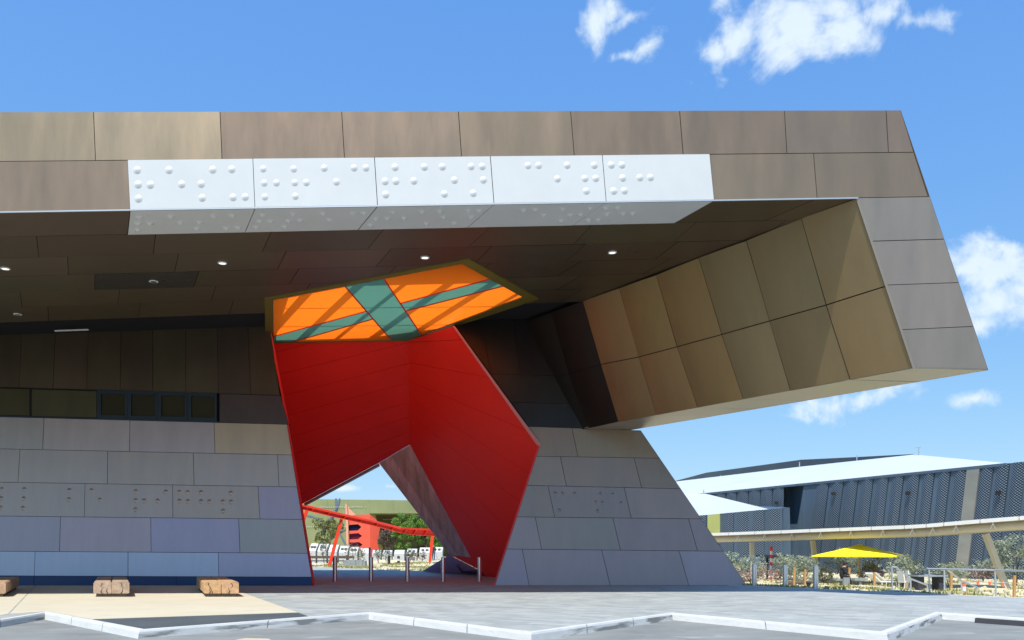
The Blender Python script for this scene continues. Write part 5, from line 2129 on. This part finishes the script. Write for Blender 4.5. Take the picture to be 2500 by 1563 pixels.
# rear garden things
p = gx(795, 79)
t = thing('low_bench', 'long dark timber bench with low back in the rear garden', 'bench', p)
MB().box(p + V(.4, 0, .42), (4.2, .5, .10)).build('seat', M['dark_grey'], t)
MB().box(p + V(.2, .5, .78), (5.0, .10, .26)).build('backrest', M['bark'], t)
for dx in (-1.5, .4, 2.2):
    MB().box(p + V(dx, .1, .2), (.12, .45, .5)).build('leg', M['dark_grey'], t)
p = gx(867, 73)
t = thing('stone_block', 'pale grey stone block at the edge of the rear garden', 'stone block', p)
for x0, x1, h in ((-.95, .10, .78), (.12, .72, .76), (.74, .98, .70)):
    MB().prism([p + V(x0, -.3, -.1), p + V(x1, -.3, -.1), p + V(x1, .5, -.1), p + V(x0, .5, -.1)], (0, 0, h + .1)).build('stone', M['grey_block'], t)
for px, d, h, lab, two in ((848, 82, .75, 'dark square marker post in front of the coral wall', 0), (950, 80, .82, 'dark square marker post right of the middle bollard', 0), (973, 80, .72, 'marker post with a white band', 1), (903, 84, 1.6, 'tall dark red marker post above the second bollard', 2)):
    p = gx(px, d)
    t = thing('marker_post', lab, 'post', p, 'marker posts in the rear garden')
    if two == 1:
        MB().box(p + V(0, 0, .10), (.24, .24, .3)).build('foot', M['black'], t)
        MB().box(p + V(0, 0, .36), (.25, .25, .22)).build('white_band', M['white'], t)
        MB().box(p + V(0, 0, .60), (.24, .24, .26)).build('head', M['dark_grey'], t)
    else:
        MB().box(p + V(0, 0, h / 2 - .05), (.22, .22, h + .1)).build('post', M['maroon' if two == 2 else 'black'], t)
        MB().box(p + V(0, 0, h + .02), (.24, .24, .05)).build('cap', M['dark_grey'], t)

TR = 'trees before the green museum wing'
plant('tree', 'loose olive green tree at the left of the portal view', 'tree', 799, 1360, 98, 5.1, 3.2, [(.16, .18, .045)], 301, leaves=1500, size=.16, stems=3, group=TR, trunk_r=.09, low=.2)
plant('tree', 'dense bright green tree behind the red beam', 'tree', 993, 1360, 100, 5.6, 4.3, [(.15, .29, .045)], 302, leaves=13000, size=.10, stems=3, group=TR, trunk_r=.12, low=.08)
plant('tree', 'bare grey-brown tree against the coral wall', 'tree', 945, 1360, 102, 4.2, 2.3, [GREYB], 303, leaves=1500, size=.14, stems=4, group=TR, trunk_r=.08, low=.1)
plant('tree', 'grey-brown tree right of the bright green one', 'tree', 1034, 1360, 102, 5.6, 2.6, [(.16, .15, .09)], 304, leaves=2300, size=.15, stems=3, group=TR, trunk_r=.1, low=.1)
plant('tree', 'bright green shrub right of the right red leg', 'tree', 1062, 1360, 98, 2.9, 2.2, [(.15, .29, .045)], 305, leaves=4500, size=.10, stems=3, group=TR, trunk_r=.06, low=.08)
for i, (px, d, h, w, lab) in enumerate([(791, 84, 2.4, .9, 'thin twin-stemmed sapling in front of the white boxes'), (862, 86, 2.5, 2.0, 'wispy grey-green sapling left of the lowest maroon arrow'), (880, 82, 1.5, 1.1, 'wispy sapling in front of the white boxes under the coral wall'),
                                        (924, 84, 1.5, 1.0, 'small upright plant between the second and middle bollard'), (944, 83, 1.5, .9, 'small upright plant over the dark marker post'), (1000, 82, 1.5, 1.0, 'small upright plant right of the middle bollard')]):
    plant('young_plant', lab, 'plant', px, 1370, d, h, w, [(.16, .19, .13)], 330 + i, leaves=330, size=.07, stems=3, group='young plants in the rear garden', trunk_r=.025, low=.25)
for i, (px, lab) in enumerate([(1010, 'plant with pink blossom left of the fourth bollard'), (1030, 'plant with pink blossom left of the right red leg')]):
    plant('flowering_plant', lab, 'plant', px, 1370, 82, 1.25, .9, [(.13, .17, .10)], 350 + i, leaves=260, size=.06, stems=3, group='flowering plants in the rear garden', trunk_r=.02, low=.3, flowers=26)

# ================================================================== PEOPLE
def skin_body(name, joints, edges, mats, pick, parent):
    me = bpy.data.meshes.new(name)
    me.from_pydata([j[0] for j in joints], edges, [])
    o = bpy.data.objects.new(name, me)
    COL.objects.link(o)
    md = o.modifiers.new('skin', 'SKIN')
    md.use_smooth_shade = True
    sl_ = me.skin_vertices[0].data if me.skin_vertices else None
    if sl_ is None:
        bm_ = None
    for i, j in enumerate(joints):
        sl_[i].radius = (j[1], j[2] if len(j) > 2 else j[1])
        sl_[i].use_root = (i == 0)
    o.modifiers.new('sub', 'SUBSURF').levels = 2
    dg = bpy.context.evaluated_depsgraph_get()
    nm = bpy.data.meshes.new_from_object(o.evaluated_get(dg))
    bpy.data.objects.remove(o)
    for m in mats:
        nm.materials.append(m)
    for p in nm.polygons:
        p.material_index = pick(p.center)
        p.use_smooth = True
    return link(name, nm, parent)


def ensure_skin(me):
    import bmesh
    bm_ = bmesh.new()
    bm_.from_mesh(me)
    bm_.verts.layers.skin.verify()
    bm_.to_mesh(me)
    bm_.free()


_old_new = bpy.data.meshes.new


def person(joints, edges, root, label, mats, pick, hair):
    t = thing('person', label, 'person', root)
    me = bpy.data.meshes.new('body')
    me.from_pydata([j[0] for j in joints], edges, [])
    ensure_skin(me)
    o = bpy.data.objects.new('body', me)
    COL.objects.link(o)
    md = o.modifiers.new('skin', 'SKIN')
    md.use_smooth_shade = True
    data = me.skin_vertices[0].data
    for i, j in enumerate(joints):
        data[i].radius = (j[1], j[2] if len(j) > 2 else j[1])
        data[i].use_root = (i == 0)
    sb_ = o.modifiers.new('sub', 'SUBSURF')
    sb_.levels = 2
    sb_.render_levels = 2
    bpy.context.view_layer.update()
    dg = bpy.context.evaluated_depsgraph_get()
    nm = bpy.data.meshes.new_from_object(o.evaluated_get(dg))
    bpy.data.objects.remove(o)
    nm.materials.clear()
    for m in mats:
        nm.materials.append(m)
    for p_ in nm.polygons:
        p_.material_index = pick(p_.center)
        p_.use_smooth = True
    link('body', nm, t)
    # hair cap
    c, r, tilt = hair
    mb = MB()
    rings, seg = 6, 14
    for a in range(rings + 1):
        th_ = math.pi * .62 * a / rings
        for k in range(seg):
            ph = 2 * math.pi * k / seg
            mb.v.append(root + Vector(c) + Matrix.Rotation(tilt, 3, 'Y') @ Vector((r * math.sin(th_) * math.cos(ph) * 1.05, r * math.sin(th_) * math.sin(ph), r * math.cos(th_) * 1.08)))
    for a in range(rings):
        for k in range(seg):
            b = a * seg + k
            d = a * seg + (k + 1) % seg
            mb.f.append((b, d, d + seg, b + seg))
            mb.mi.append(0)
    mb.build('hair', M['hair'], t, smooth=True)
    return t


# seated person in black, facing right (towards +X), head bowed
j = [((0, 0, .50), .17, .16), ((.06, 0, .68), .15, .15), ((.14, 0, .88), .16, .17), ((.20, 0, 1.00), .11, .12), ((.245, 0, 1.07), .055), ((.29, 0, 1.16), .085, .09), ((.315, 0, 1.255), .092, .09),
     ((.12, .19, .96), .075), ((.16, .25, .72), .058), ((.40, .17, .62), .045), ((.47, .13, .60), .04), ((.54, .11, .59), .025),
     ((.12, -.19, .96), .075), ((.16, -.25, .72), .058), ((.40, -.17, .62), .045), ((.47, -.13, .60), .04), ((.54, -.11, .59), .025),
     ((.08, .10, .50), .11), ((.46, .12, .50), .085), ((.48, .12, .10), .05), ((.62, .12, .04), .045),
     ((.08, -.10, .50), .11), ((.46, -.12, .48), .085), ((.56, -.12, .08), .05), ((.70, -.12, .04), .045), ((.395, 0, 1.18), .022)]
e = [(0, 1), (1, 2), (2, 3), (3, 4), (4, 5), (5, 6), (3, 7), (7, 8), (8, 9), (9, 10), (10, 11), (3, 12), (12, 13), (13, 14), (14, 15), (15, 16), (0, 17), (17, 18), (18, 19), (19, 20), (0, 21), (21, 22), (22, 23), (23, 24), (5, 25)]


def pk(c):
    if c.z > 1.05:
        return 1
    if c.x > .44 and .54 < c.z < .67:
        return 1
    return 0


seatp = on(2052, 47)
person(j, e, seatp, 'person in black clothes sitting bowed forward on a grey cube seat', [M['cloth_black'], M['skin']], pk, ((.275, 0, 1.25), .125, -.45))

# walking person far behind, by the right red leg
j = [((0, 0, .92), .14, .11), ((0, 0, 1.1), .13, .10), ((0, 0, 1.30), .16, .11), ((0, 0, 1.42), .10, .09), ((0, -.01, 1.49), .05), ((0, -.02, 1.58), .075, .085), ((0, -.02, 1.67), .078, .085),
     ((.18, 0, 1.37), .06), ((.23, .04, 1.10), .045), ((.21, -.10, .88), .035), ((.20, -.14, .80), .03),
     ((-.18, 0, 1.37), .06), ((-.24, .02, 1.10), .045), ((-.22, -.06, .88), .035), ((-.21, -.1, .80), .03),
     ((.09, 0, .86), .09), ((.10, -.14, .48), .065), ((.10, -.10, .08), .045), ((.10, -.24, .04), .04),
     ((-.09, 0, .86), .09), ((-.10, .10, .48), .065), ((-.10, .28, .10), .045), ((-.10, .18, .04), .04), ((0, -.115, 1.60), .02)]
e = [(0, 1), (1, 2), (2, 3), (3, 4), (4, 5), (5, 6), (3, 7), (7, 8), (8, 9), (9, 10), (3, 11), (11, 12), (12, 13), (13, 14), (0, 15), (15, 16), (16, 17), (17, 18), (0, 19), (19, 20), (20, 21), (21, 22), (5, 23)]


def pk2(c):
    if c.z > 1.46 or (abs(c.x) > .19 and c.z < .95):
        return 1
    return 2 if c.z < .95 else 0


person(j, e, gx(1058.5, 86) - V(0, 0, .02), 'distant person in dark top and blue jeans beside the right red leg', [M['cloth_grey'], M['skin'], M['cloth_denim']], pk2, ((0, .01, 1.66), .10, 0))
